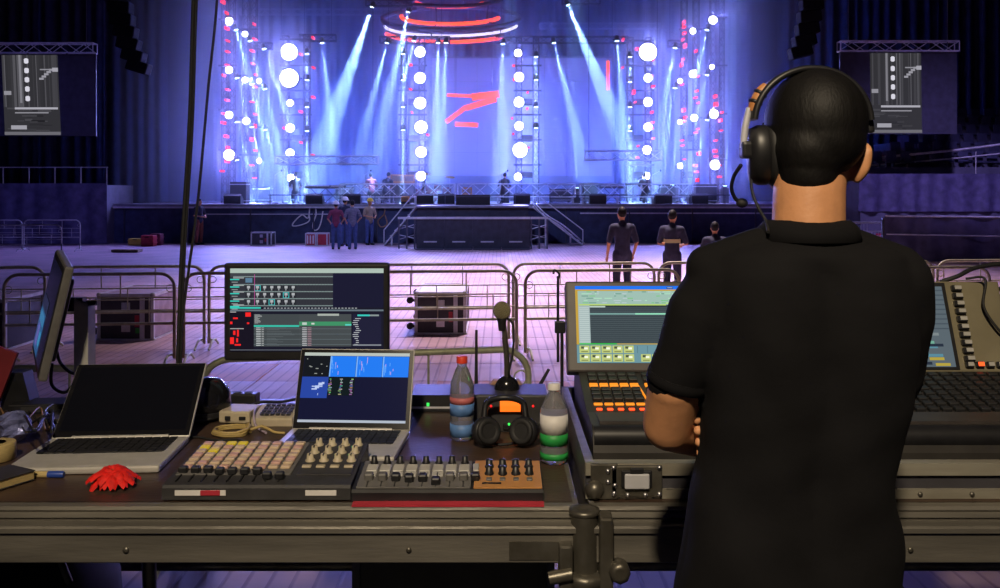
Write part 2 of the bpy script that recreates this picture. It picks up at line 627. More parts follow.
for i in range(4):
    xa = -29.2 + i * 3.2
    drape(xa, xa + 3.15, 44.5, 0, 15.9, M['drape'], 'blackout_drape', 'tall dark blackout drape hanging beyond the stage near the pale-screened side', 'drape', 'tall drapes beside the stage on the yellow helmet side', seed=i)
for i in range(4):
    xa = 14.4 + i * 4.2
    drape(xa, xa + 4.15, 46.8, 0, 15.9, M['drape'], 'blackout_drape', 'tall dark blackout drape hanging behind the headset wearer', 'drape', 'tall drapes behind the headset wearer', seed=10 + i)
for i in range(8):
    xa = -16.2 + i * 3.8
    drape(xa, xa + 3.75, 50.6, 1.6, 15.9, M['drape'], 'stage_backdrop', 'dark pleated backdrop closing the rear of the stage', 'backdrop', 'pleated backdrops at the rear of the stage', seed=20 + i)

# ------------------------------------------------------------------ stage
ZD = 1.6
st = thing('concert_stage', 'wide black concert stage with dark blue skirt and pale edge', 'stage', (-1, 44, 0))
MB().bb((-16.3, 37, 1.42), (14.2, 51.2, ZD)).build('deck', M['stage_top'], st)
MB().bb((-16.2, 37.1, 0), (14.1, 51.1, 1.42)).build('skirt', M['skirt'], st)
MB().bb((-16.3, 36.95, 1.44), (14.2, 37.0, 1.50)).build('edge_strip', M['alu_pale'], st)
MB().bb((-12.5, 37.04, 1.17), (-7, 37.1, 1.205)).build('edge_strip', M['alu_pale'], st)
MB().bb((3.3, 37.04, 1.20), (14, 37.1, 1.25)).build('edge_strip', M['alu_pale'], st)
for k in range(12):
    x = -15.5 + k * 2.6
    MB().bb((x, 37.03, .02), (x + .05, 37.1, 1.4)).build('skirt_seam', M['stage_black'], st)


def truss(mb, p0, p1, w=.3, h=.3, r=.03, step=None, up=V((0, 0, 1))):
    p0, p1 = V(p0), V(p1)
    t = (p1 - p0)
    L = t.length
    t.normalize()
    a = t.cross(up)
    a = a.normalized() if a.length > 1e-4 else V((1, 0, 0))
    b = t.cross(a).normalized()
    cs = [a * sx * w / 2 + b * sy * h / 2 for sx, sy in ((-1, -1), (1, -1), (1, 1), (-1, 1))]
    for c in cs:
        mb.cyl(p0 + c, p1 + c, r, 6)
    step = step or max(w, h)
    n = max(1, round(L / step))
    for k in range(n):
        q0, q1 = p0 + t * (L * k / n), p0 + t * (L * (k + 1) / n)
        for i in range(4):
            c, c2 = cs[i], cs[(i + 1) % 4]
            if k % 2:
                c, c2 = c2, c
            mb.cyl(q0 + c, q1 + c2, r * .6, 4)
    for q in (p0, p1):
        for i in range(4):
            mb.cyl(q + cs[i], q + cs[(i + 1) % 4], r * .8, 4)
    return mb


DT = 41.0   # distance of the light towers
lensm = {}


CNT = {}
ORD = ('first', 'second', 'third', 'fourth', 'fifth', 'sixth')
TOWERS = {229: 'of the outermost tower by the dark drapes', 245: 'of the second tower from the dark drapes', 259: 'on the arms beside the second drape side tower', 290: 'of the ladder tower with the biggest pair',
          420: 'of the ladder tower by the orange amplifiers', 519: 'of the ladder tower beside the zigzag sign', 648: 'of the ladder tower past the red strip',
          693: 'of the tower full of red lamps', 680: 'on the arms beside the red lamp tower', 713: 'of the outermost headset side tower'}


def round_lamp(px, py, rpx, tower, power, col=(.26, .27, 1.0), small=False):
    """audience lamp: can, yoke, bright lens; its own light"""
    p = W(px, py, DT)
    r = rpx / F * DT
    key = [k for k in TOWERS if abs(px - k) < 5][0]
    CNT[key] = CNT.get(key, 0) + 1
    t = thing('audience_lamp', 'dazzling round lamp, %s from the top %s' % (ORD[CNT[key] - 1], TOWERS[key]), 'lamp', p + V((0, .18, -r)), 0, 'dazzling round lamps on the light towers')
    c = p
    MB().lathe([(r * 1.12, 0), (r * 1.15, .10), (r * .8, .26), (r * .3, .34)], c + V((0, .012, 0)), (0, 1, 0), 20).build('can', M['black'], t)
    MB().lathe([(.02, -.012), (r * .6, -.008), (r, .0), (r * 1.0, .03)], c, (0, 1, 0), 24).build('lens', M['lamp_white'], t)
    y = MB()
    y.tube(spline([c + V((-r * 1.2, .12, 0)), c + V((-r * 1.2, .30, 0)), c + V((0, .40, 0)), c + V((r * 1.2, .30, 0)), c + V((r * 1.2, .12, 0))], 5), .025, 6)
    y.cyl(c + V((0, .38, 0)), c + V((0, .62, 0)), .03, 6)
    y.build('yoke', M['truss_dark'], t)
    if power > 0:
        lamp('lamp_light', 'SPOT', c + V((0, -.06, 0)), c + V((0, -30, -7)), power, col, t, spot_size=math.radians(120), spot_blend=.6, shadow_soft_size=r * .8)
    return t


HEADS = ((236.5, 'from the top beside the outermost drape side tower'), (251, 'from the top of the second tower by the drapes'), (264.5, 'from the top on the arms of the second tower'),
         (322, 'and only one on the short truss near the biggest lamp pair'), (387, 'and outermost on the truss above the orange amplifiers'), (414, 'along the truss above the amplifiers, near the tower head'),
         (438, 'under the ring chandelier beside the amplifier tower'), (446, 'under the ring chandelier, farther from the amplifier tower'), (503, 'on the long truss, beside the zigzag sign'),
         (554, 'in the middle of the long truss past the zigzag sign'), (617, 'at the red strip end of the long truss'), (675, 'from the top on the arms beside the red lamp tower'),
         (707, 'from the top beside the outermost headset side tower'), (372, 'and brightest, throwing the widest beam'), (408, 'beside the widest beam on the high truss'), (568, 'on the high truss above the red strip'))


def beam_lamp(px, py, tx, ty, power, ang=8.5, col=(.25, .46, 1.0), d=None, blend=.35):
    d = DT if d is None else d
    p = W(px, py, d)
    tgt = W(tx, ty, d)
    dr = (tgt - p).normalized()
    where = [w for k, w in HEADS if abs(px - k) < 2.6]
    where = (where[0] if where else 'stack lamp') if ty > py else 'standing on the deck and shining up, counted from the zigzag sign'
    CNT[where] = CNT.get(where, 0) + 1
    t = thing('moving_head', 'small beam lamp, %s %s' % (ORD[(CNT[where] - 1) % 6], where), 'moving light', p + V((0, .2, .2)), 0, 'moving heads with pale blue beams')
    MB().lathe([(.05, -.26), (.10, -.22), (.11, -.05), (.115, 0.0)], p, dr, 12).build('head', M['black'], t)
    MB().lathe([(.09, .0), (.085, .012), (.03, .02)], p, dr, 12).build('lens', M['lamp_beam'], t)
    y = MB()
    y.box(p + V((0, .14, .0)) - dr * .1, (.3, .06, .05))
    y.cyl(p - dr * .1 + V((0, .12, 0)), p - dr * .1 + V((0, .62, 0)), .03, 6)
    y.build('yoke', M['black'], t)
    if ty < py:
        MB().bb((p.x - .14, p.y - .14, ZD), (p.x + .14, p.y + .3, p.z - .1)).build('floor_base', M['black'], t)
    lamp('beam_light', 'SPOT', p + dr * .04, tgt, power, col, t, spot_size=math.radians(ang), spot_blend=blend, shadow_soft_size=.04)
    return t


def tower(xa, xb, y_top, label, rungs, reds, rd=.5, wash=0):
    """ladder tower: two poles with cross arms, standing on the deck"""
    d = DT + .62
    pa, pb = W(xa, y_top, d), W(xb, y_top, d)
    t = thing('light_tower', label, 'light tower', ((pa.x + pb.x) / 2, d, ZD), 0)
    ztop = min(pa.z, 14.5)
    for x in (pa.x, pb.x):
        truss(MB(), (x, d, ZD), (x, d, ztop), .26, .26, .022, .34).build('truss_column', M['truss_dark'], t)
    for yy in rungs:
        z = W(xa, yy, d).z
        MB().bb((pa.x - .25, d - .18, z - .04), (pb.x + .25, d - .12, z + .04)).build('cross_arm', M['truss_dark'], t)
    for (rx, ry, w, h) in reds:
        p = W(rx, ry, d - rd)
        s_ = (d - rd) / F
        MB().bb((p.x - w / 2 * s_, p.y - .06, p.z - h / 2 * s_), (p.x + w / 2 * s_, p.y + rd - .1, p.z + h / 2 * s_)).build('red_light', M['led_red'], t)
    for k in range(wash):      # unseen blue floods added behind the tower to tint haze and backdrop
        q = V(((pa.x + pb.x) / 2, d + .3, 2.9 + 1.7 * k))
        fl = MB().box(q, (.5, .16, .3), bev=.03, seg=1).build('added_flood', M['black'], t)
        MB().bb(q + V((-.22, .08, -.12)), q + V((.22, .09, .12))).build('added_flood_lens', M['added_flood_glow'], fl)
        lamp('added_flood_light', 'SPOT', q + V((0, .14, 0)), q + V((0, 10, .6)), 2700, (.07, .14, 1.0), t, spot_size=math.radians(165), spot_blend=.5, shadow_soft_size=.2)
    return t


rr = random.Random(3)


def reds_col(xs, y0, y1, n, big=.25):
    out = []
    for k in range(n):
        y = y0 + (y1 - y0) * k / n + rr.uniform(-2, 2)
        x = rr.choice(xs) + rr.uniform(-1, 1)
        out.append((x, y, rr.uniform(1.2, 2.8), rr.uniform(1.0, 2.2) * (1.9 if rr.random() < big else 1)))
    return out


tower(225, 232, -60, 'outermost lattice light tower with red lamps beside the dark drapes', (20, 66, 110, 150), reds_col([222, 226], 2, 185, 15))
tower(246, 254, -60, 'lattice light tower with red lamps one step in from the outermost', (30, 76, 118, 155), reds_col([251, 254], 24, 190, 13), wash=2)
tower(286, 307, 36, 'ladder light tower with six round lamps behind the low truss table', (40, 66, 91, 115, 140, 165), reds_col([283, 300, 313], 38, 170, 9, .1), wash=3)
tower(404, 422, 38, 'ladder light tower with round lamps near the orange amplifiers', (44, 66, 91, 115, 140, 165), reds_col([411, 428], 66, 160, 4, 0), wash=3)
tower(519, 536, 38, 'ladder light tower with round lamps beside the red zigzag sign', (44, 66, 91, 115, 140, 165), reds_col([513, 528, 541], 66, 160, 7, 0), wash=3)
tower(630, 648, 38, 'ladder light tower with round lamps past the red light strip', (41, 66, 91, 115, 140, 165), reds_col([623, 635, 638, 653], 40, 165, 14, .1), wash=3)
tower(684, 696, -60, 'lattice light tower full of red lamps next to the outermost headset side tower', (30, 76, 118, 150), reds_col([683, 685, 697, 699], 20, 185, 26), wash=2)
tower(713, 721, -60, 'outermost lattice light tower on the headset wearer side', (18, 66, 114, 160), reds_col([716, 721, 722], 95, 185, 10))

LW = 800
for (x, y, r) in ((229, 21, 3.6), (229, 70, 3.4), (229, 115, 3.6), (229, 155, 5.2),
                  (245, 34, 2.6), (245, 80, 2.8), (246, 121, 3.2), (259, 81, 2.2), (259, 161, 2.2),
                  (713, 20, 4.0), (712, 67, 2.2), (714, 114, 4.2), (715, 165, 4.6),
                  (693, 31, 2.8), (693, 74, 3.6), (694, 118, 3.4), (680, 81, 2.2), (680, 122, 2.2), (680, 166, 2.6)):
    round_lamp(x, y, r, None, LW * (r / 4) ** 2)
for (x, y, r) in ((289, 52, 8), (289, 78, 9), (290, 103, 3.2), (290, 128, 4), (290, 153, 4), (291, 178, 3.6),
                  (420, 52, 5), (420, 78, 5.2), (420, 103, 5.6), (421, 127, 6), (421, 152, 5.2), (421, 176, 4.6),
                  (518, 53, 3.6), (519, 77, 4.6), (519, 102, 4.8), (519, 126, 4.2), (520, 150, 7), (518, 177, 3.6),
                  (648, 52, 8.6), (648, 78, 4), (648, 102, 4.2), (648, 127, 4), (647, 150, 4.2), (646, 176, 3.6)):
    round_lamp(x, y, r, None, LW * (r / 5) ** 2)

BP = 84000
for a in ((236, 30, 262, 120), (250, 41, 275, 140), (264, 49, 300, 150), (237, 78, 262, 180), (252, 84, 275, 185), (265, 89, 288, 180),
          (237, 122, 255, 190), (252, 127, 268, 190), (265, 130, 285, 190), (237, 160, 250, 195), (322, 43, 334, 150), (387, 43, 360, 150),
          (414, 41, 385, 150), (438, 43, 436, 150), (446, 43, 440, 160), (503, 44, 500, 150), (554, 43, 585, 170), (617, 41, 625, 130),
          (675, 48, 655, 150), (675, 88, 658, 180), (707, 30, 690, 100), (707, 75, 690, 150), (707, 120, 690, 185)):
    beam_lamp(*a, BP)
for x, ys in ((307, (54, 80, 107, 131)), (403, (54, 80, 107, 130)), (536, (57, 80, 107, 128)), (630, (57, 82, 107, 131))):
    for k, y in enumerate(ys):
        bt = beam_lamp(x, y, x - .5, y + 60, BP * .8, 6.5, (.34, .60, 1.0), blend=.5)
        bt['label'] = 'small moving head shining straight down, %s from the top %s' % (ORD[k], {307: 'beside the biggest lamp pair', 403: 'by the orange amplifiers', 536: 'beside the zigzag sign', 630: 'past the red strip'}[x])
beam_lamp(372, 7, 322, 150, BP * 2.4, 11)
beam_lamp(408, 12, 380, 150, BP * 1.5, 11)
beam_lamp(568, 5, 632, 160, BP * 1.8, 11)
beam_lamp(505, 188, 508, 60, BP * .5, 7)
beam_lamp(577, 188, 575, 60, BP * .5, 7)
beam_lamp(672, 185, 684, 60, BP * .6, 7)
beam_lamp(725, 186, 731, 60, BP * .5, 7)

for (x0, x1, y, lb) in ((254, 268, 86, 'short arm carrying a beam at mid height by the second tower'), (254, 268, 127, 'short arm carrying a beam low by the second tower'), (672, 684, 85, 'short arm carrying a beam on the tower full of red lamps')):
    a, b = W(x0, y, DT + .62), W(x1, y, DT + .62)
    t = thing('lamp_arm', lb, 'bracket', (a + b) / 2)
    MB().cyl(a, b, .04, 8).build('bar', M['truss_dark'], t)
    MB().cyl((a + b) / 2, (a + b) / 2 + V((0, 0, .3)), .02, 6).build('tie', M['truss_dark'], t)

# overhead trusses the free moving heads hang from
for (x0, x1, y, d, lb) in ((300, 336, 38, DT + .62, 'short overhead truss holding two beams next to the ladder tower'),
                           (366, 412, 3, DT + .62, 'overhead truss carrying the widest pale beam'),
                           (380, 450, 40, DT + .62, 'overhead truss above the tower by the orange amplifiers'),
                           (496, 628, 40, DT + .62, 'overhead truss between the red zigzag sign and the red strip'),
                           (562, 600, 1, DT + .62, 'high overhead truss above the red strip'),
                           (255, 272, 46, DT + .62, 'small truss arm reaching from the outermost tower'),
                           (668, 684, 44, DT + .62, 'small truss arm on the tower full of red lamps'),
                           (240, 400, 12, DT + 8.6, 'long high roof truss crossing behind the helmet side beams'),
                           (540, 660, 26, DT + 8.6, 'long high roof truss crossing behind the red strip')):
    a, b = W(x0, y, d), W(x1, y, d)
    t = thing('overhead_truss', lb, 'truss', (a + b) / 2)
    truss(MB(), a, b, .3, .3, .022, .4).build('lattice', M['truss_dark'], t)
    for q in (a.lerp(b, .12), a.lerp(b, .88)):
        MB().cyl(q, (q.x, q.y, 16), .012, 5).build('hanging_wire', M['truss_dark'], t)

# ------------------------------------------------------------------ video wall, red sign, ring
vw = thing('video_wall', 'large pale lavender video wall at the rear of the stage', 'video wall', (0, 48.5, ZD))
a, b = W(432, 176, 48.5), W(612, 58, 48.5)
MB().bb((a.x - .1, 48.55, ZD), (b.x + .1, 48.8, b.z + .1)).build('frame', M['black'], vw)
nc, nr_ = 8, 5
cells_m = mk('video_tile', (.05, .05, .08), .4)
nt, p_ = nodes(cells_m)
tn = nt.nodes.new('ShaderNodeTexCoord'); nn = nt.nodes.new('ShaderNodeTexNoise'); nn.inputs['Scale'].default_value = .35
nt.links.new(tn.outputs['Object'], nn.inputs['Vector'])
rp = nt.nodes.new('ShaderNodeValToRGB'); rp.color_ramp.elements[0].color = (.10, .11, .42, 1); rp.color_ramp.elements[1].color = (.30, .26, .62, 1)
nt.links.new(nn.outputs['Fac'], rp.inputs[0]); nt.links.new(rp.outputs[0], p_.inputs['Emission Color'])
p_.inputs['Emission Strength'].default_value = .42
for i in range(nc):
    for j in range(nr_):
        x0, x1 = a.x + (b.x - a.x) * i / nc, a.x + (b.x - a.x) * (i + 1) / nc
        z0, z1 = a.z + (b.z - a.z) * j / nr_, a.z + (b.z - a.z) * (j + 1) / nr_
        MB().bb((x0 + .012, 48.5, z0 + .012), (x1 - .012, 48.55, z1 - .012)).build('video_tile', cells_m, vw)

zs = thing('zigzag_sign', 'glowing red zigzag sign hanging before the video wall', 'sign', W(472, 125, 43))
for (q, w0) in (((447, 95, 474, 96), .07), ((472, 97, 499, 94), .16), ((496, 99, 466, 108), .13), ((466, 107, 446, 122), .10), ((455, 124, 478, 125), .10)):
    p, r_ = W(q[0], q[1], 43), W(q[2], q[3], 43)
    n = (r_ - p).normalized().cross(V((0, 1, 0))) * w0
    MB().prism([p - n, r_ - n, r_ + n, p + n], (0, .08, 0)).build('light_stroke', M['led_orange'], zs)
for x in (456, 492):
    q = W(x, 95, 43.04)
    MB().cyl(q, (q.x, q.y, 16), .012, 5).build('hanging_wire', M['truss_dark'], zs)
q0, q1 = W(608, 90, 44), W(608, 61, 44)
rs = thing('red_light_strip', 'narrow upright red light strip hanging beside the video wall', 'light strip', q0)
MB().bb((q0.x - .07, 43.95, q0.z), (q0.x + .07, 44.05, q1.z)).build('tube', M['led_orange'], rs)
MB().cyl((q0.x, 44, q1.z), (q0.x, 44, 16), .012, 5).build('hanging_wire', M['truss_dark'], rs)

c = W(451, 18, 46)
rg = thing('ring_light', 'huge tilted ring chandelier with red and white light bands above the stage', 'chandelier', c)
tilt = Matrix.Rotation(math.radians(20), 3, 'X')


def ringpt(a_, rad, dz):
    return c + tilt @ V((rad * math.cos(a_), rad * math.sin(a_), dz))


for rad, dz, w_, mat, a0, a1, nm in ((r_ * 1.095, z_ * 1.095, *q_) for r_, z_, *q_ in ((3.1, -.55, .10, 'led_orange', 200, 320, 'red_band'), (3.1, -.28, .07, 'led_white', 190, 350, 'white_band'), (3.2, 0, .12, 'truss_dark', 0, 360, 'frame_ring'), (2.3, .1, .10, 'led_orange', 180, 345, 'red_band'), (1.6, .75, .10, 'led_orange', 190, 340, 'red_band'), (2.4, .9, .1, 'truss_dark', 0, 360, 'frame_ring'))):
    n = 28
    pts = [ringpt(math.radians(a0 + (a1 - a0) * k / n), rad, dz) for k in range(n + 1)]
    if a1 - a0 >= 360:
        MB().tube(pts[:-1], w_, 6, closed=True).build(nm, M[mat], rg)
    else:
        MB().tube(pts, w_, 6).build(nm, M[mat], rg)
for k in range(6):
    a_ = k * PI / 3 + .3
    MB().tube([ringpt(a_, 3.39, -.6), ringpt(a_, 3.5, 0), ringpt(a_, 2.52, .11), ringpt(a_, 2.63, .985), ringpt(a_, 1.75, .82)], .04, 5).build('strut', M['truss_dark'], rg)
    q = ringpt(a_, 3.5, 0)
    if q.z < 15.8:
        MB().cyl(q, (q.x, q.y, 16), .012, 5).build('hanging_wire', M['truss_dark'], rg)

# ------------------------------------------------------------------ haze over the stage
hz = bpy.data.materials.new('stage_haze')
hz.use_nodes = True
nt = hz.node_tree
nt.nodes.clear()
out = nt.nodes.new('ShaderNodeOutputMaterial')
vs_ = nt.nodes.new('ShaderNodeVolumeScatter')
vs_.inputs['Color'].default_value = (.80, .86, 1, 1)
vs_.inputs['Density'].default_value = .050
vs_.inputs['Anisotropy'].default_value = .15
nt.links.new(vs_.outputs[0], out.inputs['Volume'])
h = MB().bb((-16.2, 37.3, 1.63), (14.1, 48.35, 15.8)).build('stage_haze', hz)
tag(h, 'thin blue theatre haze hanging over the stage', 'haze', None, 'stuff')

# ------------------------------------------------------------------ side screens
rng = random.Random(5)


def side_screen(x0, x1, y0, y1, p0, p1, tx0, tx1, d, label, lab2, lean):
    a_, b_ = W(x0, y1, d), W(x1, y0, d)
    t = thing('projection_screen', label, 'screen', ((a_.x + b_.x) / 2, d, a_.z))
    MB().bb((a_.x, d, a_.z), (b_.x, d + .06, b_.z)).build('cloth', M['stage_black'], t)
    o, e = W(p0, y1 - 1, d - .01), W(p1, y0 + 1, d - .01)
    g = lambda k: (k * .9, k * .88, k)
    cells = [(0, 0, 1, 1, g(.035))]
    for k in range(26):
        u = rng.random() * .95
        cells.append((u, .35, min(1, u + rng.uniform(.01, .05)), 1, g(rng.uniform(.03, .12))))
    cells.append((.30, .40, .34, 1, g(.22)))
    for k in range(26):
        v_ = rng.random() * .34
        u = rng.random() * .7
        cells.append((u, v_, u + rng.uniform(.1, .3), v_ + rng.uniform(.005, .03), g(rng.uniform(.005, .07))))
    cells += [(.2, .32, .97, .345, g(.45)), (.2, .27, .8, .285, g(.30)), (.12, .07, .40, .12, g(.38)), (0, 0, 1, .04, g(.16)), (.02, .50, .15, .55, g(.3))]
    for v_ in (.90, .78, .665, .55, .43):
        cells.append((.40, v_, .48, v_ + .05, g(.75)))
        cells.append((.415, v_ - .008, .465, v_ + .058, g(.75)))
    for k in range(5):
        cells.append((.66 + k * .045, .69 + k * .028, .74 + k * .045, .715 + k * .028, g(.35)))
    cells += [(.68, .81, .86, .825, g(.3)), (.9, .79, 1, .84, g(.4))]
    display('picture', o, (e.x - o.x, 0, 0), (lean, 0, e.z - o.z), cells, t, 'screen', .02)
    tz = b_.z + .42
    tt = thing('screen_truss', lab2, 'truss', ((a_.x + b_.x) / 2, d, b_.z))
    ta, tb = W(tx0, 45, d + .03), W(tx1, 45, d + .03)
    truss(MB(), (ta.x, d + .03, b_.z + .22), (tb.x, d + .03, b_.z + .22), .38, .38, .028, .55).build('lattice', M['alu_pale'], tt)
    for f_ in (.08, .92):
        x = ta.x + (tb.x - ta.x) * f_
        MB().cyl((x, d + .03, b_.z + .2), (x, d + .03, 16), .015, 5).build('hanging_wire', M['truss_dark'], tt)
    for f_ in (.3, .7):
        x = a_.x + (b_.x - a_.x) * f_
        MB().bb((x - .03, d + .01, b_.z - .02), (x + .03, d + .05, b_.z + .08)).build('clamp', M['black'], t)


side_screen(-2, 96, 54, 136, 5, 61, -12, 95, 35.0, 'dark hanging projection screen showing a grey stage picture by the overhead cables', 'pale lattice truss above the projection screen by the overhead cables', -.14)
side_screen(840, 957, 52, 134, 871, 922, 839, 957, 35.0, 'dark hanging projection screen showing a grey stage picture beside the headset', 'pale lattice truss above the projection screen beside the headset', -.04)

# ------------------------------------------------------------------ line arrays
for (xs, lab) in ((((118, -6), (121, 8), (123, 20), (126, 32), (129, 44), (134, 56), (139, 67)), 'curved dark loudspeaker column hanging by the tall drapes'),
                  (((812, -8), (811, 5), (809, 17), (807, 29), (804, 41), (800, 52)), 'curved dark loudspeaker column hanging above the headset')):
    p = W(*xs[-1], 36)
    t = thing('line_array', lab, 'loudspeakers', p)
    top = W(*xs[0], 36)
    for k, (x, y) in enumerate(xs):
        q = W(x, y, 36)
        ang = k * (.05 if x < 500 else -.05)
        MB().box(q, (.85, .6, .46), Matrix.Rotation(ang, 3, 'Y'), bev=.04, seg=1).build('cabinet', M['array_black'], t)
    MB().cyl(top, (top.x, 36, 16), .02, 5).build('hanging_wire', M['truss_dark'], t)

# ------------------------------------------------------------------ grandstands
gs = thing('draped_grandstand', 'low grandstand front hung with creased dark violet cloth beyond barriers', 'grandstand', (-20, 37, 0))
MB().bb((-27, 36.4, 0), (-15.9, 39, 2.38)).build('block', M['concrete'], gs)
dr = drape(-27, -15.85, 36.2, .02, 2.45, M['drape2'], 'front_cloth', None, None, amp=.06, wl=.9, seed=31, flare=.3)
dr.parent = gs
dr.matrix_parent_inverse = WM[gs.name].inverted()
for k in range(6):
    x = -15.95 - k * 1.05
    MB().cyl((x, 36.5, 2.38), (x, 36.5, 3.1), .022, 6).build('rail_post', M['galv_pale'], gs)
MB().cyl((-21.3, 36.5, 3.1), (-15.9, 36.5, 3.1), .022, 6).build('top_rail', M['galv_pale'], gs)

gr = thing('seat_tiers', 'rising dark concrete tiers with curved front beyond the projection screen', 'grandstand', (22, 38, 0))
MB().bb((14.9, 37.2, 0), (31, 40, 2.7)).build('block', M['concrete'], gr)
for k in range(7):
    MB().bb((15.5 + k * 1.2, 38 + k * .9, 2.7 + k * .45), (31, 46, 3.15 + k * .45)).build('tier', M['concrete'], gr)
dr = drape(14.8, 31, 37.0, 1.3, 2.85, M['drape2'], 'front_cloth', None, None, amp=.08, wl=.75, seed=33, flare=.3)
dr.parent = gr
dr.matrix_parent_inverse = WM[gr.name].inverted()
MB().tube(spline([(31, 33, 4.9), (24, 36, 4.5), (19.5, 38, 3.9), (15.5, 39.5, 3.5)], 6), .06, 6).build('sloping_rail', M['galv_pale'], gr)
MB().tube(spline([(31, 33, 4.4), (24, 36, 4.05), (19.5, 38, 3.55), (15.5, 39.5, 3.2)], 6), .04, 6).build('sloping_rail', M['galv_pale'], gr)
for k in range(5):
    f_ = k / 4
    x, y = 29 - 12 * f_, 33.9 + 4.9 * f_
    MB().cyl((x, y + .25, 2.6), (x, y + .25, 4.55 - 1.0 * f_), .03, 6).build('rail_post', M['galv_pale'], gr)
seat = thing('stadium_seat', 'dark folding seat in a row on the tiers', 'seat', (0, 0, 0), 0, 'folding seats on the tiers')
MB().box((0, 0, .22), (.44, .40, .06), bev=.02, seg=1).build('seat_pan', M['seat'], seat)
MB().box((0, .2, .48), (.44, .06, .46), Matrix.Rotation(-.15, 3, 'X'), bev=.02, seg=1).build('backrest', M['seat'], seat)
MB().bb((-.04, -.1, 0), (.04, .1, .2)).build('pedestal', M['truss_dark'], seat)
first = True
for k in range(6):
    for j in range(10):
        x = 16.2 + k * 1.2 + j * .62
        place(seat, (x, 38.5 + k * .9, 3.15 + k * .45), 0, first=first)
        first = False

# front draped barrier wall by the tiers
bw = thing('draped_barrier', 'waist high barrier wall hung with violet cloth in front of the seat tiers', 'barrier', (14, 27, 0))
MB().prism([(11.9, 28.0, 0), (18, 25.2, 0), (18, 25.3, 0), (11.9, 28.1, 0)], (0, 0, 1.3)).build('panel', M['stage_black'], bw)
dr = drape(11.9, 18, 27.85, .02, 1.36, M['drape2'], 'cloth', None, None, amp=.05, wl=.8, y1=25.05, seed=37, flare=.4)
dr.parent = bw
dr.matrix_parent_inverse = WM[bw.name].inverted()
MB().cyl((11.9, 27.8, 1.36), (18, 25.0, 1.36), .03, 8).build('top_rail', M['alu_pale'], bw)
MB().cyl((11.9, 27.72, .8), (18, 24.92, .8), .02, 8).build('lower_rail', M['alu_pale'], bw)

# ================================================================== barriers
def barrier_proto(mat, name, label, group, foot=True):
    t = thing(name, label, 'barrier', (0, 0, 0), 0, group)
    w, r = 1.0, .021
    R = .17
    pts = [V((-w, 0, .06))]
    for k in range(7):
        a = PI - PI / 2 * k / 6
        pts.append(V((-w + R + R * math.cos(a), 0, 1.1 - R + R * math.sin(a))))
    pts += [V((-p.x, 0, p.z)) for p in reversed(pts)]
    MB().tube(pts, r, 8).build('frame', mat, t)
    for z, rr_ in ((.81, .010), (.655, .008), (.49, .019)):
        MB().cyl((-w, 0, z), (w, 0, z), rr_, 6).build('rail', mat, t)
    for x, z0, z1 in ((-.34, .81, 1.1), (.36, .81, 1.1), (0, .49, .81), (-.70, .49, .81), (.70, .49, .81)):
        MB().cyl((x, 0, z0), (x, 0, z1), .008, 6).build('bar', mat, t)
    for sx in (-1, 1):
        MB().tube([(sx * (w - .06), -.28, .015), (sx * (w - .06), -.10, .10), (sx * (w - .06), .10, .10), (sx * (w - .06), .28, .015)], .016, 6).build('foot', mat, t)
        MB().cyl((sx * (w - .06), 0, .1), (sx * w, 0, .12), .012, 6).build('foot', mat, t)
        lp = [V((sx * (w - .005), 0, .92)) - V((sx * .045 * (1 - math.cos(a)), 0, -.045 * math.sin(a))) for a in [2 * PI * k / 10 for k in range(10)]]
        MB().tube(lp, .006, 5, closed=True).build('hook', mat, t)
    return t


ORD8 = ORD + ('seventh', 'eighth', 'ninth')
pa = barrier_proto(M['galv'], 'crowd_barrier', 'olive tube crowd barrier in the rear line across the hall', 'rear line of crowd barriers')
ang = math.atan(.09)
for k in range(-1, 7):
    x = (141 + 148 * k - 500) / F * 12.5
    place(pa, (x, 12.5 + .09 * x, 0), ang, 'olive tube crowd barrier, %s from the draped grandstand side in the rear line' % ORD8[k + 1], first=(k == -1))
pb_ = copy_tree(pa)
tag(pb_, 'olive tube crowd barrier in the front line before the flight cases', None, 'front line of crowd barriers')
for k in range(-1, 6):
    x = (106 + 166 * k - 500) / F * 11.4
    place(pb_, (x, 11.4 + .09 * x, 0), ang, 'olive tube crowd barrier, %s from the draped grandstand side in the front line' % ORD8[k + 1], first=(k == -1))
pc = copy_tree(pa)
place(pc, (-2.80, 5.10, 0), .01, 'olive tube crowd barrier close behind the upright side monitor', 'x', True)
del pc['group']
pd_ = copy_tree(pc)
place(pd_, (-.80, 5.55, 0), .19, 'olive tube crowd barrier close behind the timeline monitor', None, True)

fa = barrier_proto(M['galv_pale'], 'crowd_barrier', 'grey crowd barrier along the draped grandstand', 'grey barriers along the draped grandstand')
for k in range(4):
    place(fa, (-14.9 - 1.03 - k * 2.06, 32.0, 0), 0, first=(k == 0))
fb = copy_tree(fa)
place(fb, (-14.3, 27.2, 0), .12, 'grey crowd barrier standing alone nearer than the grandstand line', None, True)
del fb['group']
for k, (x, y, rz) in enumerate(((12.15, 28.9, -.18), (12.25, 29.4, -.18), (12.35, 29.9, -.18), (14.3, 28.5, -.15))):
    c_ = copy_tree(fa)
    place(c_, (x, y, 0), rz, 'pale barrier parked in a stack by the violet cloth wall', 'pale barriers parked in a stack', True)
for o in [o for o in bpy.data.objects if o.get('group') == 'pale barriers parked in a stack']:
    for ch in o.children:
        ch.data = ch.data.copy() if False else ch.data


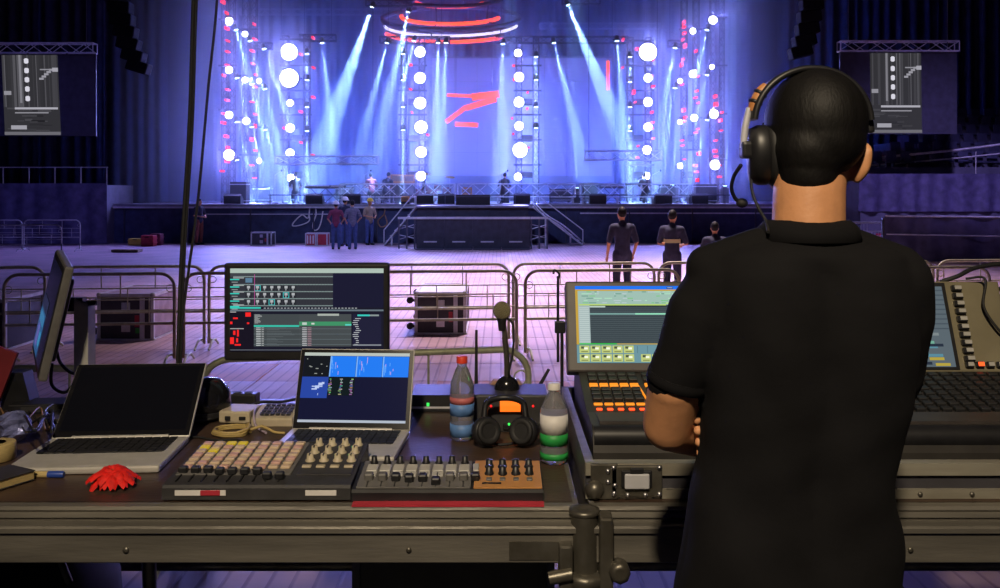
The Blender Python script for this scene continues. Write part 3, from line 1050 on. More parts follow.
# ================================================================== flight cases
def flight_case(loc, w, d, h, label, panel='case_panel', lid=None, wheels_side=True, rz=0.0, cat='flight case', group=None, detail=True, floorh=.0):
    t = thing('flight_case', label, cat, loc, rz, group)
    n0 = len(bpy.data.objects)
    L = lambda mb, nm, m: link(nm, mb.mesh(nm), M[m], t)
    z0 = floorh
    L(MB().bb((-w / 2, 0, z0), (w / 2, d, z0 + h)), 'body', panel)
    if lid:
        L(MB().bb((-w / 2 + .02, .02, z0 + h), (w / 2 - .02, d - .02, z0 + h + .012)), 'lid', lid)
    e = MB()
    b = .022
    for x in (-w / 2, w / 2):
        for y in (0, d):
            e.bb((x - b, y - b, z0), (x + b, y + b, z0 + h))
        for z in (z0, z0 + h):
            e.bb((x - b, 0, z - b), (x + b, d, z + b))
    for y in (0, d):
        for z in (z0, z0 + h):
            e.bb((-w / 2, y - b, z - b), (w / 2, y + b, z + b))
    L(e, 'edging', 'alu_pale')
    if not detail:
        return t
    sh = w / 2 * .62
    L(MB().bb((sh - .03, -.026, z0 + .02), (sh + .03, -.0, z0 + h - .02)), 'lid_seam', 'alu_pale')
    for x in (-w / 2, w / 2):
        for z in (z0, z0 + h):
            L(MB().ell((x, 0, z), (.04, .04, .04), 8, 6), 'ball_corner', 'galv_pale')
    for z in (z0 + h * .28, z0 + h * .74):
        lb = L(MB().bb((-.06, -.012, z - .06), (.06, .01, z + .06)).bb((-.05, -.02, z - .05), (-.02, -.008, z + .05)), 'latch', 'alu')
    L(MB().bb((w * .17, -.012, z0 + h * .3), (w * .25, .01, z0 + h * .55)), 'sticker', 'red')
    if wheels_side:
        for y in (.1, d - .1):
            for z in (z0 + h * .18, z0 + h * .82):
                wv = L(MB().lathe([(.02, -.03), (.05, -.03), (.05, .03), (.02, .03)], (-w / 2 - .10, y, z), (0, 1, 0), 12).bb((-w / 2 - .08, y - .035, z - .02), (-w / 2 - .0, y + .035, z + .02)), 'castor', 'black')
    return t


flight_case((-.88, 13.3, 0), .72, 1.25, .60, 'dark flight case with pale film on top behind the microphone', 'case_panel', 'white')
flight_case((-5.3, 12.95 - .2, 0), .76, 1.15, .64, 'dark flight case with pink sides behind the monitor stand', 'case_panel', 'case_pink')
for o in [o for o in bpy.data.objects if o.name.startswith('flight_case')][-1:]:
    link('side_sheet', MB().bb((.36, .03, .03), (.388, 1.12, .61)).mesh('side_sheet'), M['case_pink'], o)
    link('marker', MB().bb((.14, -.014, .10), (.20, .0, .17)).mesh('marker'), M['green_mark'], o)
flight_case((-6.85, 11.9, 0), .60, 1.0, .66, 'dark flight case with pink edged lid behind the red folder', 'case_panel', 'case_pink')
q = onz(272, 243, 0)
flight_case((q.x, 35.4, 0), .78, .6, .5, 'small silver edged case standing before the stage skirt', 'case_panel', None, False)
q = onz(322, 244, 0)
flight_case((q.x - .22, 35.2, 0), .38, .5, .47, 'red case with white stripes beside the group of crew', 'red', None, False, detail=False)
flight_case((q.x + .22, 35.25, 0), .38, .5, .47, 'plain red case touching the striped red one', 'red', None, False, detail=False)
sm = MB()
for k in range(3):
    sm.bb((q.x - .36 + k * .11, 35.17, .08), (q.x - .31 + k * .11, 35.2, .40))
o_ = [o for o in bpy.data.objects if o.get('label') == 'red case with white stripes beside the group of crew'][0]
sm.build('white_stripe', M['white'], o_)
for (px, py, w, h, m, lb) in ((137, 245, .55, .26, 'yellow', 'yellow crate lying on the floor before the dark stage end'),
                              (149, 246, .48, .42, 'red', 'red crate standing on the floor before the dark stage end'),
                              (157, 245, .40, .45, 'maroon', 'maroon box beside the red crate'),
                              (127, 252, .9, .10, 'khaki', 'flat folded cloth bundle on the bare floor'),
                              (884, 245, .5, .45, 'red', 'red crate behind the parked pale barriers')):
    p = onz(px, py, 0)
    t = thing('crate', lb, 'crate', (p.x, p.y, 0))
    mb = MB()
    mb.box((p.x, p.y, h / 2), (w, .4, h), bev=.02, seg=1).build('body', M[m], t)
    for z in (.3, .7):
        MB().bb((p.x - w / 2 - .012, p.y - .212, h * z - .02), (p.x + w / 2 + .012, p.y + .212, h * z + .02)).build('rib', M[m], t)
    MB().bb((p.x - .08, p.y - .225, h * .8), (p.x + .08, p.y - .2, h * .9)).build('grip', M['black'], t)

# ================================================================== thrust stage and ramps
th = thing('thrust_stage', 'black thrust platform running out from the stage behind barricade panels', 'stage', (.0, 35, 0))
xl, xr = W(418, 205, 34.6).x, W(528, 205, 34.6).x
MB().bb((xl, 34.3, 0), (xr, 36.94, 1.50)).build('block', M['stage_black'], th)
MB().bb((xl - .03, 34.2, 1.50), (xr + .03, 36.94, 1.58)).build('deck', M['stage_top'], th)
p0, p1 = W(456, 206, 35.6), W(490, 195, 35.6)
cs = thing('case_stack', 'black equipment case standing on the thrust platform', 'case', (p0.x, 35.6, 1.58))
MB().bb((p0.x, 35.6, 1.585), (p1.x, 36.4, 1.98)).build('body', M['black'], cs)
MB().bb((p0.x - .02, 35.58, 1.9), (p1.x + .02, 36.42, 1.93)).build('edge', M['truss_dark'], cs)
dB = 33.2
xa = W(398, 250, dB).x
xb = W(548, 250, dB).x
x0 = W(416, 250, dB).x
x1 = W(530, 250, dB).x
for k in range(4):
    u0, u1 = x0 + (x1 - x0) * k / 4, x0 + (x1 - x0) * (k + 1) / 4
    t = thing('stage_barricade', 'black barricade panel with pale slot before the thrust, %s' % ('touching the lattice end by the crew', 'second from the crew', 'second from the ramp with cables', 'touching the lattice end by the cables')[k], 'barricade', ((u0 + u1) / 2, dB, 0), 0, 'black barricade panels before the thrust platform')
    MB().bb((u0 + .01, dB, .03), (u1 - .01, dB + .06, 1.12)).build('sheet', M['stage_black'], t)
    MB().bb((u0, dB - .05, 1.10), (u1, dB + .10, 1.18)).build('top_rail', M['alu_pale'], t)
    MB().bb((u0 + .02, dB - .5, 0), (u1 - .02, dB + .9, .03)).build('step_plate', M['truss_dark'], t)
    m_ = (u0 + u1) / 2
    MB().bb((m_ - .24, dB - .012, .24), (m_ + .24, dB + .01, .29)).build('slot', M['alu_pale'], t)
    MB().cyl((u0 + .1, dB + .05, 1.05), (u0 + .1, dB + .85, .03), .025, 6).build('brace', M['truss_dark'], t)
for (u0, u1, lb) in ((xa, x0 - .02, 'open lattice barricade end on the crew side of the thrust'), (x1 + .02, xb, 'open lattice barricade end on the ramp side of the thrust')):
    t = thing('barricade_end', lb, 'barricade', ((u0 + u1) / 2, dB, 0))
    for x in (u0 + .03, (u0 + u1) / 2, u1 - .03):
        MB().bb((x - .03, dB, 0), (x + .03, dB + .06, 1.12)).build('post', M['truss_dark'], t)
    MB().bb((u0, dB - .05, 1.10), (u1, dB + .1, 1.18)).build('top_rail', M['alu_pale'], t)
    for k in range(5):
        z = .15 + k * .19
        MB().cyl((u0, dB + .03, z), (u1, dB + .03, z + .17 * (1 if k % 2 else -1) + .02), .014, 5).build('lattice_bar', M['alu'], t)


def ramp(a, b, w, label):
    a, b = V(a), V(b)
    t = thing('ramp', label, 'ramp', (a + b) / 2 * V((1, 1, 0)) if False else ((a.x + b.x) / 2, (a.y + b.y) / 2, 0))
    wv = V((0, w, 0))
    th_ = V((0, 0, -.08))
    MB().add([a, b, b + wv, a + wv, a + th_, b + th_, b + wv + th_, a + wv + th_],
             [(0, 1, 2, 3), (7, 6, 5, 4), (0, 4, 5, 1), (1, 5, 6, 2), (2, 6, 7, 3), (3, 7, 4, 0)]).build('board', M['alu_pale'], t)
    n = 7
    for k in range(n):
        q = a.lerp(b, (k + .5) / n)
        MB().box(q + wv / 2 + V((0, 0, .012)), (.05, w * .96, .03)).build('cleat', M['alu'], t)
    for f_ in (.25, .75):
        q = a.lerp(b, f_)
        MB().bb((q.x - .03, q.y, 0), (q.x + .03, q.y + .06, q.z - .06)).build('leg', M['alu_pale'], t)
    up = V((0, 0, .55))
    MB().tube([a + up * .2, a + up, b + up, b + up * .1], .025, 6).build('handrail', M['alu_pale'], t)


ramp((1.30, 35.3, 1.55), (3.25, 35.3, .06), .9, 'pale cleated ramp from the thrust deck on the blurred crew side')
ramp((-3.35, 35.3, 1.50), (-4.55, 35.3, .06), .9, 'pale cleated ramp beside the yellow helmet')


def cable(name, label, pts, r, mat, cat='cable', n=6, group=None, sp=8):
    o = MB().tube(spline(pts, sp), r, n).build(name, M[mat])
    return tag(o, label, cat, group)


cable('cable_loop', 'white cable loop hanging on the stage skirt beside the small case', [W(x, y, 37.06) for x, y in ((310, 205), (308, 218), (302, 215), (294, 222), (293, 226), (301, 225), (309, 221), (309, 214))], .028, 'white')
cable('cable_loop', 'white cable hanging straight down the stage skirt behind the crew', [W(x, y, 37.06) for x, y in ((315, 205), (316, 214), (313, 224), (314, 230), (318, 229), (321, 222), (323, 211))], .028, 'white')
cable('cable_loop', 'brown cable loop hanging on the stage skirt beside the yellow helmet', [W(x, y, 37.06) for x, y in ((385, 205), (384, 214), (378, 221), (381, 227), (387, 224), (385, 215))], .028, 'wood')
for (xs, lb) in (((532, 203), 'pale cable draped down over the thrust end'), ((536, 205), 'blue lit cable draped down beside the ramp')):
    cable('draped_cable', lb, [W(xs[0], xs[1], 34.6), W(xs[0] + 12, 216, 34.4), W(xs[0] + 28, 226, 34.2), onz(xs[0] + 48, 243, .03)], .03, 'alu_pale')

# ================================================================== low trusses and gear on the stage
for (x0, x1, y0, y1, d, lb, legs) in ((340, 455, 184, 197, 38.3, 'low pale truss along the stage edge behind the crew', True),
                                (458, 575, 184, 197, 38.3, 'low pale truss along the stage edge behind the thrust', True),
                                (580, 690, 184, 197, 38.3, 'low pale truss along the stage edge behind the blurred crew', True),
                                (276, 378, 156, 164, 39.5, 'suspended pale truss above the kneeling figures', False),
                                (585, 661, 151, 160, 39.5, 'suspended pale truss above the stage on the headset side', False)):
    a, b = W(x0, (y0 + y1) / 2, d), W(x1, (y0 + y1) / 2, d)
    hgt = (y1 - y0) / F * d
    t = thing('stage_truss', lb, 'truss', ((a.x + b.x) / 2, d, ZD if legs else a.z - hgt / 2))
    truss(MB(), a, b, .35, hgt, .03, .6).build('lattice', M['alu_pale'], t)
    if legs:
        for f_ in (.02, .34, .66, .98):
            q = a.lerp(b, f_)
            MB().bb((q.x - .04, d - .04, ZD), (q.x + .04, d + .04, a.z - hgt / 2)).build('leg', M['alu_pale'], t)
    else:
        for f_ in (.05, .95):
            q = a.lerp(b, f_)
            MB().cyl(q, (q.x, q.y, 16), .012, 5).build('hanging_wire', M['truss_dark'], t)
hr = thing('stage_handrail', 'thin dark handrail running along the front of the stage', 'handrail', (-2, 37.3, ZD))
MB().cyl((W(268, 195, 37.4).x, 37.4, W(0, 195, 37.4).z), (W(730, 195, 37.4).x, 37.4, W(0, 195, 37.4).z), .025, 6).build('rail', M['truss_dark'], hr)
for k in range(14):
    x = W(270 + k * 35, 195, 37.4).x
    MB().cyl((x, 37.4, ZD), (x, 37.4, W(0, 195, 37.4).z), .02, 6).build('post', M['truss_dark'], hr)


def wedge(px, d, label, w=.7, mat='black'):
    x = W(px, 0, d).x
    t = thing('stage_monitor', label, 'loudspeaker', (x, d, ZD))
    MB().prism([(x - w / 2, d, ZD), (x - w / 2, d + .5, ZD), (x - w / 2, d + .5, ZD + .18), (x - w / 2, d + .12, ZD + .42), (x - w / 2, d, ZD + .34)], (w, 0, 0)).build('cabinet', M[mat], t)
    MB().box((x, d + .3, ZD + .315), (w * .9, .42, .02), Matrix.Rotation(math.radians(-32), 3, 'X')).build('grille', M['truss_dark'], t)


for px, lb in ((232, 'wedge monitor at the dark end of the stage edge'), (314, 'wedge monitor before the low keyboards'), (352, 'wedge monitor above the striped crew member'), (425, 'wedge monitor at the crew side of the thrust'), (446, 'wedge monitor beside the equipment case on the thrust'),
               (522, 'wedge monitor at the ramp side of the thrust'), (598, 'wedge monitor above the blurred crew'), (664, 'wedge monitor past the blurred crew'), (700, 'wedge monitor below the outermost headset side tower')):
    wedge(px, 37.7, lb)


def amp(px, d, w, h, ylift, label, mat='amp_orange'):
    p = W(px, 0, d)
    t = thing('guitar_amp', label, 'amplifier', (p.x, d, ZD))
    MB().bb((p.x - w / 2, d, ZD), (p.x + w / 2, d + .4, ZD + ylift)).build('cabinet', M['black'], t)
    MB().box((p.x, d + .2, ZD + ylift + h / 2), (w * .95, .36, h), bev=.03, seg=1).build('amp_head', M[mat], t)
    MB().bb((p.x - w * .38, d + .005, ZD + ylift + h * .25), (p.x + w * .38, d + .03, ZD + ylift + h * .8)).build('front_panel', M['wood'], t)


amp(397, 41.2, .62, .42, .9, 'orange topped amplifier stack farther from the drums')
amp(409, 41.4, .50, .40, .9, 'orange topped amplifier stack closest to the drums')
amp(467, 38.9, .45, .35, .35, 'orange amplifier on a low box above the thrust')
amp(405, 37.6, .35, .22, .10, 'small orange box on the stage edge above the thrust')

dk = W(432, 0, 42)
t = thing('drum_kit', 'dark drum kit with cymbals under the tower by the amplifiers', 'drum kit', (dk.x, 42, ZD))
MB().lathe([(.02, -.22), (.30, -.22), (.31, 0), (.30, .22), (.02, .22)], (dk.x, 41.9, ZD + .32), (0, 1, 0), 18).build('bass_drum', M['maroon'], t)
for dx, dy, z, r in ((-.28, .0, .72, .17), (.26, .0, .72, .17), (-.62, .35, .48, .22), (.66, .3, .55, .2)):
    MB().lathe([(.01, -.15), (r, -.15), (r, .15), (.01, .15)], (dk.x + dx, 42 + dy, ZD + z), (0, -.2, 1), 14).build('drum', M['maroon'], t)
    MB().cyl((dk.x + dx, 42 + dy, ZD), (dk.x + dx, 42 + dy, ZD + z - .13), .02, 6).build('drum_stand', M['alu'], t)
for dx, z in ((-.8, 1.15), (.82, 1.2), (-.3, 1.35)):
    MB().cyl((dk.x + dx, 42.2, ZD), (dk.x + dx, 42.2, ZD + z), .015, 6).build('cymbal_stand', M['alu'], t)
    MB().lathe([(.01, .04), (.08, .03), (.24, 0), (.24, -.008), (.01, .0)], (dk.x + dx, 42.2, ZD + z), (.1, -.25, 1), 16).build('cymbal', M['yellow'], t)

for (px, d, lb) in ((318, 39.5, 'pale keyboard on a stand under the suspended truss'), (333, 40.2, 'second pale keyboard standing farther back under the truss'), (612, 39.5, 'pale keyboard on a stand below the headset side truss')):
    x = W(px, 0, d).x
    t = thing('keyboard', lb, 'keyboard', (x, d, ZD))
    MB().box((x, d, ZD + .72), (1.1, .32, .09), Matrix.Rotation(.18, 3, 'X'), bev=.02, seg=1).build('body', M['grey_mid'], t)
    MB().box((x, d - .06, ZD + .765), (.98, .14, .02), Matrix.Rotation(.18, 3, 'X')).build('key_row', M['white'], t)
    for s_ in (-1, 1):
        MB().cyl((x - .35 * s_, d - .1, ZD), (x + .35 * s_, d + .1, ZD + .68), .02, 6).build('stand_leg', M['truss_dark'], t)

for (px, d, lb) in ((364, 38.8, 'microphone stand beside the crouching figure in the middle'), (500, 38.8, 'microphone stand above the thrust deck'), (652, 38.8, 'microphone stand under the headset side truss'), (275, 38.9, 'microphone stand near the tower with six lamps')):
    x = W(px, 0, d).x
    t = thing('microphone_stand', lb, 'microphone stand', (x, d, ZD))
    MB().lathe([(.14, 0), (.14, .02), (.02, .035)], (x, d, ZD), n=12).build('base', M['black'], t)
    MB().cyl((x, d, ZD + .02), (x, d, ZD + 1.25), .014, 6).build('pole', M['alu'], t)
    MB().cyl((x, d, ZD + 1.22), (x + .3, d - .2, ZD + 1.4), .012, 6).build('boom', M['alu'], t)
    MB().ell((x + .33, d - .22, ZD + 1.42), (.035, .035, .05), 8, 6).build('microphone', M['black'], t)

for k, (px, d, w, h, lb) in enumerate(((345, 43, .8, .7, 'black rack case in the haze behind the crew'), (380, 43.5, 1.0, .6, 'black rack case in the haze beside the amplifiers'), (560, 43, 1.0, .6, 'black rack case in the haze past the zigzag sign'),
                                       (590, 42.8, .7, .9, 'tall black rack case in the haze below the red strip'), (668, 42.6, .9, .8, 'black rack case between the towers on the headset side'), (262, 43, .9, .7, 'black rack case between the towers by the dark drapes'),
                                       (240, 39.2, .7, .9, 'black rack case on the stage edge below the outermost tower'), (705, 39.4, .9, .8, 'black rack case on the stage edge on the headset side'))):
    x = W(px, 0, d).x
    t = thing('rack_case', lb, 'case', (x, d, ZD))
    MB().box((x, d, ZD + h / 2 + .04), (w, .6, h), bev=.02, seg=1).build('body', M['black'], t)
    for z in (.1, h * .9):
        MB().bb((x - w / 2 - .01, d - .31, ZD + z), (x + w / 2 + .01, d + .31, ZD + z + .04)).build('edging', M['alu_pale'], t)
    for sx in (-1, 1):
        MB().bb((x + sx * w * .4 - .04, d - .25, ZD), (x + sx * w * .4 + .04, d + .25, ZD + .05)).build('castor', M['black'], t)


# ================================================================== crew
def hand(mb, wrist, dirv, side, s_=1.0):
    """palm and five separate fingers as thin tapered chains"""
    d = V(dirv).normalized()
    a = d.cross(V((0, 1, 0)))
    a = a.normalized() if a.length > .1 else V((1, 0, 0))
    c = V(wrist)
    mb.ell(c + d * .045 * s_, (.026 * s_, .04 * s_, .048 * s_), 8, 6, R=V((0, 0, 1)).rotation_difference(d).to_matrix())
    for k, L in enumerate((.07, .08, .075, .06)):
        o = c + d * .08 * s_ + V((0, 1, 0)) * (k - 1.5) * .02 * s_
        q = o + d * L * .55 * s_
        e = q + (d * .8 + a * .6 * side).normalized() * L * .45 * s_
        mb.tube([o, q, e], [.0095 * s_, .009 * s_, .007 * s_], 6)
    o = c + d * .03 * s_ - V((0, 1, 0)) * .03 * s_
    mb.tube([o, o + (d + V((0, -1, 0)) * .8).normalized() * .035 * s_, o + (d + V((0, -1, 0)) * .5).normalized() * .07 * s_], [.011 * s_, .010 * s_, .008 * s_], 6)


def crew(label, loc, h, rz, top, legs, hat=None, hatm=None, pose='stand', arms=None, band=False, hair=True):
    """one person; local frame faces -Y"""
    s_ = h / 1.75
    t_loc = V(loc) + V((0, 0, .006 if pose == 'stand' else .016))
    hipz = .92 if pose == 'stand' else .50
    lean = V((0, 0, 0)) if pose == 'stand' else V((0, -.16, 0))
    dz = hipz - .92
    hip = V((0, 0, hipz))
    sh = V((0, 0, 1.42 + dz)) + lean
    nk = sh + V((0, -.01, .09)) + lean * .2
    hd = nk + V((0, -.025, .13)) + lean * .2
    if pose == 'stand':
        LG = [[V((sx * .09, 0, .92)), V((sx * .105, -.02, .50)), V((sx * .11, .02, .09))] for sx in (-1, 1)]
    else:
        LG = [[V((-.10, 0, .50)), V((-.15, -.40, .50)), V((-.14, -.34, .09))], [V((.10, 0, .50)), V((.13, -.30, .13)), V((.13, .14, .08))]]
    AR = []
    for sx in (-1, 1):
        a = (arms or {}).get(sx, (V((sx * .27, .02, 1.12)), V((sx * .25, -.10, .88))))
        AR.append([V((sx * .185, 0, 1.40 + dz)) + lean, V(a[0]) + V((0, 0, dz)) + lean * .8, V(a[1]) + V((0, 0, dz)) + lean])
    b = MB()
    for L in LG:
        b.limb(L, [.08, .055, .042])
        f0 = L[2] + V((0, .02, -.04))
        b.limb([f0, f0 + V((0, -.17, -.01))], [.042, .034])
    b.limb([hip, (hip + sh) / 2, sh - V((0, 0, .08))], [.125, .115, .13])
    b.limb([sh + V((-.13, 0, -.03)), sh + V((.13, 0, -.03))], [.07, .07])
    b.limb([sh, hd], [.055, .05])
    b.ell(hd, (.075, .095, .115))
    b.ell(hd + V((0, -.035, -.05)), (.055, .065, .07))
    b.ell(hd + V((0, -.10, -.015)), (.014, .02, .025), 8, 6)
    for sx in (-1, 1):
        b.ell(hd + V((sx * .078, .01, -.01)), (.012, .02, .032), 8, 6)
    for A in AR:
        b.limb(A, [.046, .038, .028])
    me = remesh(b, 'person', .020, 3)
    # fingers are joined to the same surface
    bm = bmesh.new()
    bm.from_mesh(me)
    hb = MB()
    for A, sx in zip(AR, (-1, 1)):
        hand(hb, A[2], A[2] - A[1], sx)
    hm = hb.mesh('h')
    bm.from_mesh(hm)
    for f in bm.faces:
        f.smooth = True
    bm.transform(Matrix.Scale(s_, 4))
    bm.to_mesh(me)
    bm.free()
    p = link('person', me, M['skin'])
    p.location = t_loc
    p.rotation_euler = (0, 0, rz)
    WM[p.name] = Matrix.Translation(t_loc) @ Matrix.Rotation(rz, 4, 'Z')
    tag(p, label, 'person')

    def wear(nm, mb, mat, vox=.020):
        me_ = remesh(mb, nm, vox, 3)
        me_.transform(Matrix.Scale(s_, 4))
        return link(nm, me_, M[mat], p)
    c = MB()
    c.limb([hip + V((0, 0, .02)), (hip + sh) / 2, sh - V((0, 0, .08))], [.150, .138, .152])
    c.limb([sh + V((-.14, 0, -.03)), sh + V((.14, 0, -.03))], [.086, .086])
    c.limb([sh, sh + V((0, 0, .06))], [.075, .066])
    for A in AR:
        c.limb([A[0], A[1].lerp(A[0], .15)], [.066, .058])
    wear('jacket', c, top)
    c = MB()
    c.limb([hip + V((-.04, 0, .0)), hip + V((.04, 0, .0))], [.128, .128])
    for L in LG:
        c.limb(L, [.098, .072, .058])
    wear('trousers', c, legs)
    for L in LG:
        f0 = L[2] + V((0, .02, -.045))
        c = MB().limb([f0, f0 + V((0, -.17, -.008))], [.052, .044])
        wear('shoe', c, 'black', .018)
    if hair:
        hb = MB()
        hb.ell(hd + V((0, .018, .028)), (.084, .098, .108), 14, 9)
        hm = hb.mesh('hair')
        hm.transform(Matrix.Scale(s_, 4))
        link('hair', hm, M['hair'], p)
    if hat:
        hb = MB()
        hb.lathe([(.125, 0), (.12, .02), (.108, .07), (.075, .12), (.02, .14)], hd + V((0, 0, .04)), n=16, scale=(1, 1.15, 1))
        hb.lathe([(.14, .0), (.14, .012), (.10, .02)], hd + V((0, -.03, .035)), n=16, scale=(1, 1.2, 1))
        hm = hb.mesh('helmet')
        hm.transform(Matrix.Scale(s_, 4))
        link('helmet', hm, M[hat], p)
    if band:
        hb = MB()
        mid = hip.lerp(sh, .52)
        rings = []
        for z in (-.035, .035):
            rings.append([mid + V((.158 * math.cos(2 * PI * k / 20), .158 * math.sin(2 * PI * k / 20), z)) for k in range(20)])
        hb.loft(rings, caps=False)
        hm = hb.mesh('reflective_band')
        hm.transform(Matrix.Scale(s_, 4))
        link('reflective_band', hm, M['hivis'], p)
    eb = MB()
    for sx in (-1, 1):
        eb.ell(hd + V((sx * .03, -.088, .005)), (.010, .008, .007), 6, 5)
    hm = eb.mesh('eyes')
    hm.transform(Matrix.Scale(s_, 4))
    link('eyes', hm, M['black_gloss'], p)
    return p


pocket = {-1: (V((-.30, .04, 1.14)), V((-.20, -.10, .98))), 1: (V((.30, .04, 1.14)), V((.20, -.10, .98)))}
front = {-1: (V((-.27, -.03, 1.13)), V((-.10, -.25, 1.08))), 1: (V((.27, -.03, 1.13)), V((.10, -.25, 1.08)))}
fold = {-1: (V((-.26, -.06, 1.14)), V((.05, -.24, 1.15))), 1: (V((.26, -.06, 1.14)), V((-.05, -.25, 1.18)))}
p = onz(199, 244.5, 0)
crew('person in navy top and rust trousers standing alone by the stage skirt', p, 1.80, math.radians(60), 'navy', 'brick', arms=front)
p = onz(336, 249.5, 0)
crew('person in maroon jacket and blue jeans seen from behind before the red cases', p, 1.72, math.radians(190), 'maroon', 'denim', arms=pocket, hat='hat_white')
p = onz(340, 247, 0)
crew('person in white helmet half hidden behind the maroon jacket', p + V((.10, .45, 0)), 1.85, math.radians(160), 'navy', 'denim', hat='hat_white', arms=front)
p = onz(352.5, 249.5, 0)
crew('person in grey striped top and dark jeans beside the maroon jacket', p, 1.78, math.radians(200), 'stripe', 'denim', arms=pocket)
p = onz(369.5, 245, 0)
crew('person in yellow helmet and khaki shirt standing by the ramp', p, 1.80, math.radians(40), 'khaki', 'denim', hat='hat_yellow', arms=front)
crew('person in navy shirt with bare forearms walking behind the barriers, farthest from the headset', (2.27, 16.7, 0), 1.80, math.radians(195), 'navy', 'navy', arms=None)
crew('person in navy shirt with reflective band standing in the middle of the walking three', (3.25, 17.0, 0), 1.74, math.radians(150), 'navy', 'navy', arms=front, band=True)
crew('shorter person in reflective banded shirt next to the headset wearer shoulder', (3.82, 16.0, 0), 1.55, math.radians(170), 'navy', 'navy', arms=fold, band=True)
for (px, d, rz, top, lb) in ((296, 40.5, 200, 'black', 'person in black crouching on stage under the suspended truss'), (386, 40.2, 160, 'navy', 'person in navy crouching on stage beside the amplifiers'), (372, 40.8, 200, 'maroon', 'person in maroon crouching on stage near a microphone stand'), (504, 40.4, 170, 'navy', 'person in navy crouching on stage beside the zigzag sign tower'), (646, 40.2, 190, 'black', 'person in black crouching on stage on the headset side')):
    crew(lb, (W(px, 0, d).x, d, ZD), 1.78, math.radians(rz), top, 'navy', pose='crouch', arms=front)

# ================================================================== the mixing position: two deck tables
ZT = 1.40
DF, DBK = 2.0, 3.05


def T(px, py, h=0.0):
    return onz(px, py, ZT + h)


def deck_table(x0, x1, label, legs):
    t = thing('deck_table', label, 'table', ((x0 + x1) / 2, (DF + DBK) / 2, .53))
    MB().bb((x0 + .012, DF + .03, ZT - .03), (x1 - .012, DBK - .01, ZT)).build('board', M['desk'], t)
    prof = [(DF + .034, ZT), (DF + .004, ZT), (DF - .002, ZT - .006), (DF + .002, ZT - .012), (DF - .010, ZT - .020), (DF - .004, ZT - .024), (DF - .004, ZT - .029), (DF - .030, ZT - .032),
            (DF - .034, ZT - .036), (DF - .034, ZT - .046), (DF - .026, ZT - .049), (DF - .026, ZT - .112), (DF - .020, ZT - .116), (DF + .02, ZT - .116), (DF + .02, ZT - .03), (DF + .034, ZT - .03)]
    MB().prism([(x0, y, z) for y, z in prof], (x1 - x0, 0, 0)).build('front_profile', M['profile'], t)
    MB().bb((x0, DBK - .02, ZT - .11), (x1, DBK, ZT)).build('back_profile', M['profile'], t)
    for x in (x0, x1 - .03):
        MB().bb((x, DF + .03, ZT - .15), (x + .03, DBK - .02, ZT - .001)).build('side_profile', M['profile'], t)
    for (x, y) in legs:
        MB().cyl((x, y, .53), (x, y, ZT - .03), .030, 16).build('leg', M['steel'], t)
    MB().cyl((x0 + .05, DBK - .05, .86), (x1 - .05, DBK - .05, .86), .022, 10).build('brace', M['steel'], t)
    return t


dl = deck_table(-1.62, .176, 'worn aluminium deck table carrying the laptops and pad controllers', ((-1.55, 2.1), (-1.55, 2.98), (.08, 2.98)))
dr_ = deck_table(.200, 1.98, 'worn aluminium deck table carrying the lighting console case', ((1.9, 2.1), (1.9, 2.98), (.30, 2.98)))
MB().bb((.02, DF - .029, ZT - .106), (.135, DF - .024, ZT - .066)).build('maker_plate', M['steel'], dl)
MB().lathe([(.007, 0), (.007, .003), (.002, .004)], (-.82, DF - .026, ZT - .085), (0, -1, 0), 12).build('bolt', M['steel'], dl)
for x in (-.20, .9):
    MB().lathe([(.006, 0), (.006, .003), (.002, .004)], (x, DF - .026, ZT - .085), (0, -1, 0), 12).build('bolt', M['steel'], dl if x < .2 else dr_)

# leg post with clamp where the two decks meet
px_ = .186
po = thing('clamp_post', 'steel tube post with heavy clamp joining the two deck tables', 'post', (px_, DF - .01, .53))
MB().cyl((px_, DF - .012, .53), (px_, DF - .012, ZT - .01), .030, 20).build('tube', M['steel'], po)
MB().lathe([(.03, 0), (.034, .004), (.034, .012), (.022, .014), (.01, .008)], (px_, DF - .012, ZT - .012), n=20).build('end_cap', M['steel'], po)
MB().lathe([(.031, 0), (.052, .004), (.054, .02), (.050, .03), (.031, .032)], (px_, DF - .012, ZT - .165), n=8).build('collar', M['steel'], po)
MB().box((px_ + .045, DF - .03, ZT - .085), (.03, .05, .16), bev=.006).build('clamp_jaw', M['steel'], po)
MB().box((px_ - .043, DF - .03, ZT - .115), (.03, .05, .10), bev=.006).build('clamp_jaw', M['steel'], po)
MB().lathe([(.012, -.02), (.022, -.018), (.024, 0), (.022, .02), (.012, .022)], (px_ + .072, DF - .05, ZT - .12), (0, -1, 0), 8).build('clamp_nut', M['steel'], po)
MB().cyl((px_ - .08, DF - .055, ZT - .135), (px_ - .03, DF - .055, ZT - .125), .014, 10).build('clamp_bolt', M['steel'], po)

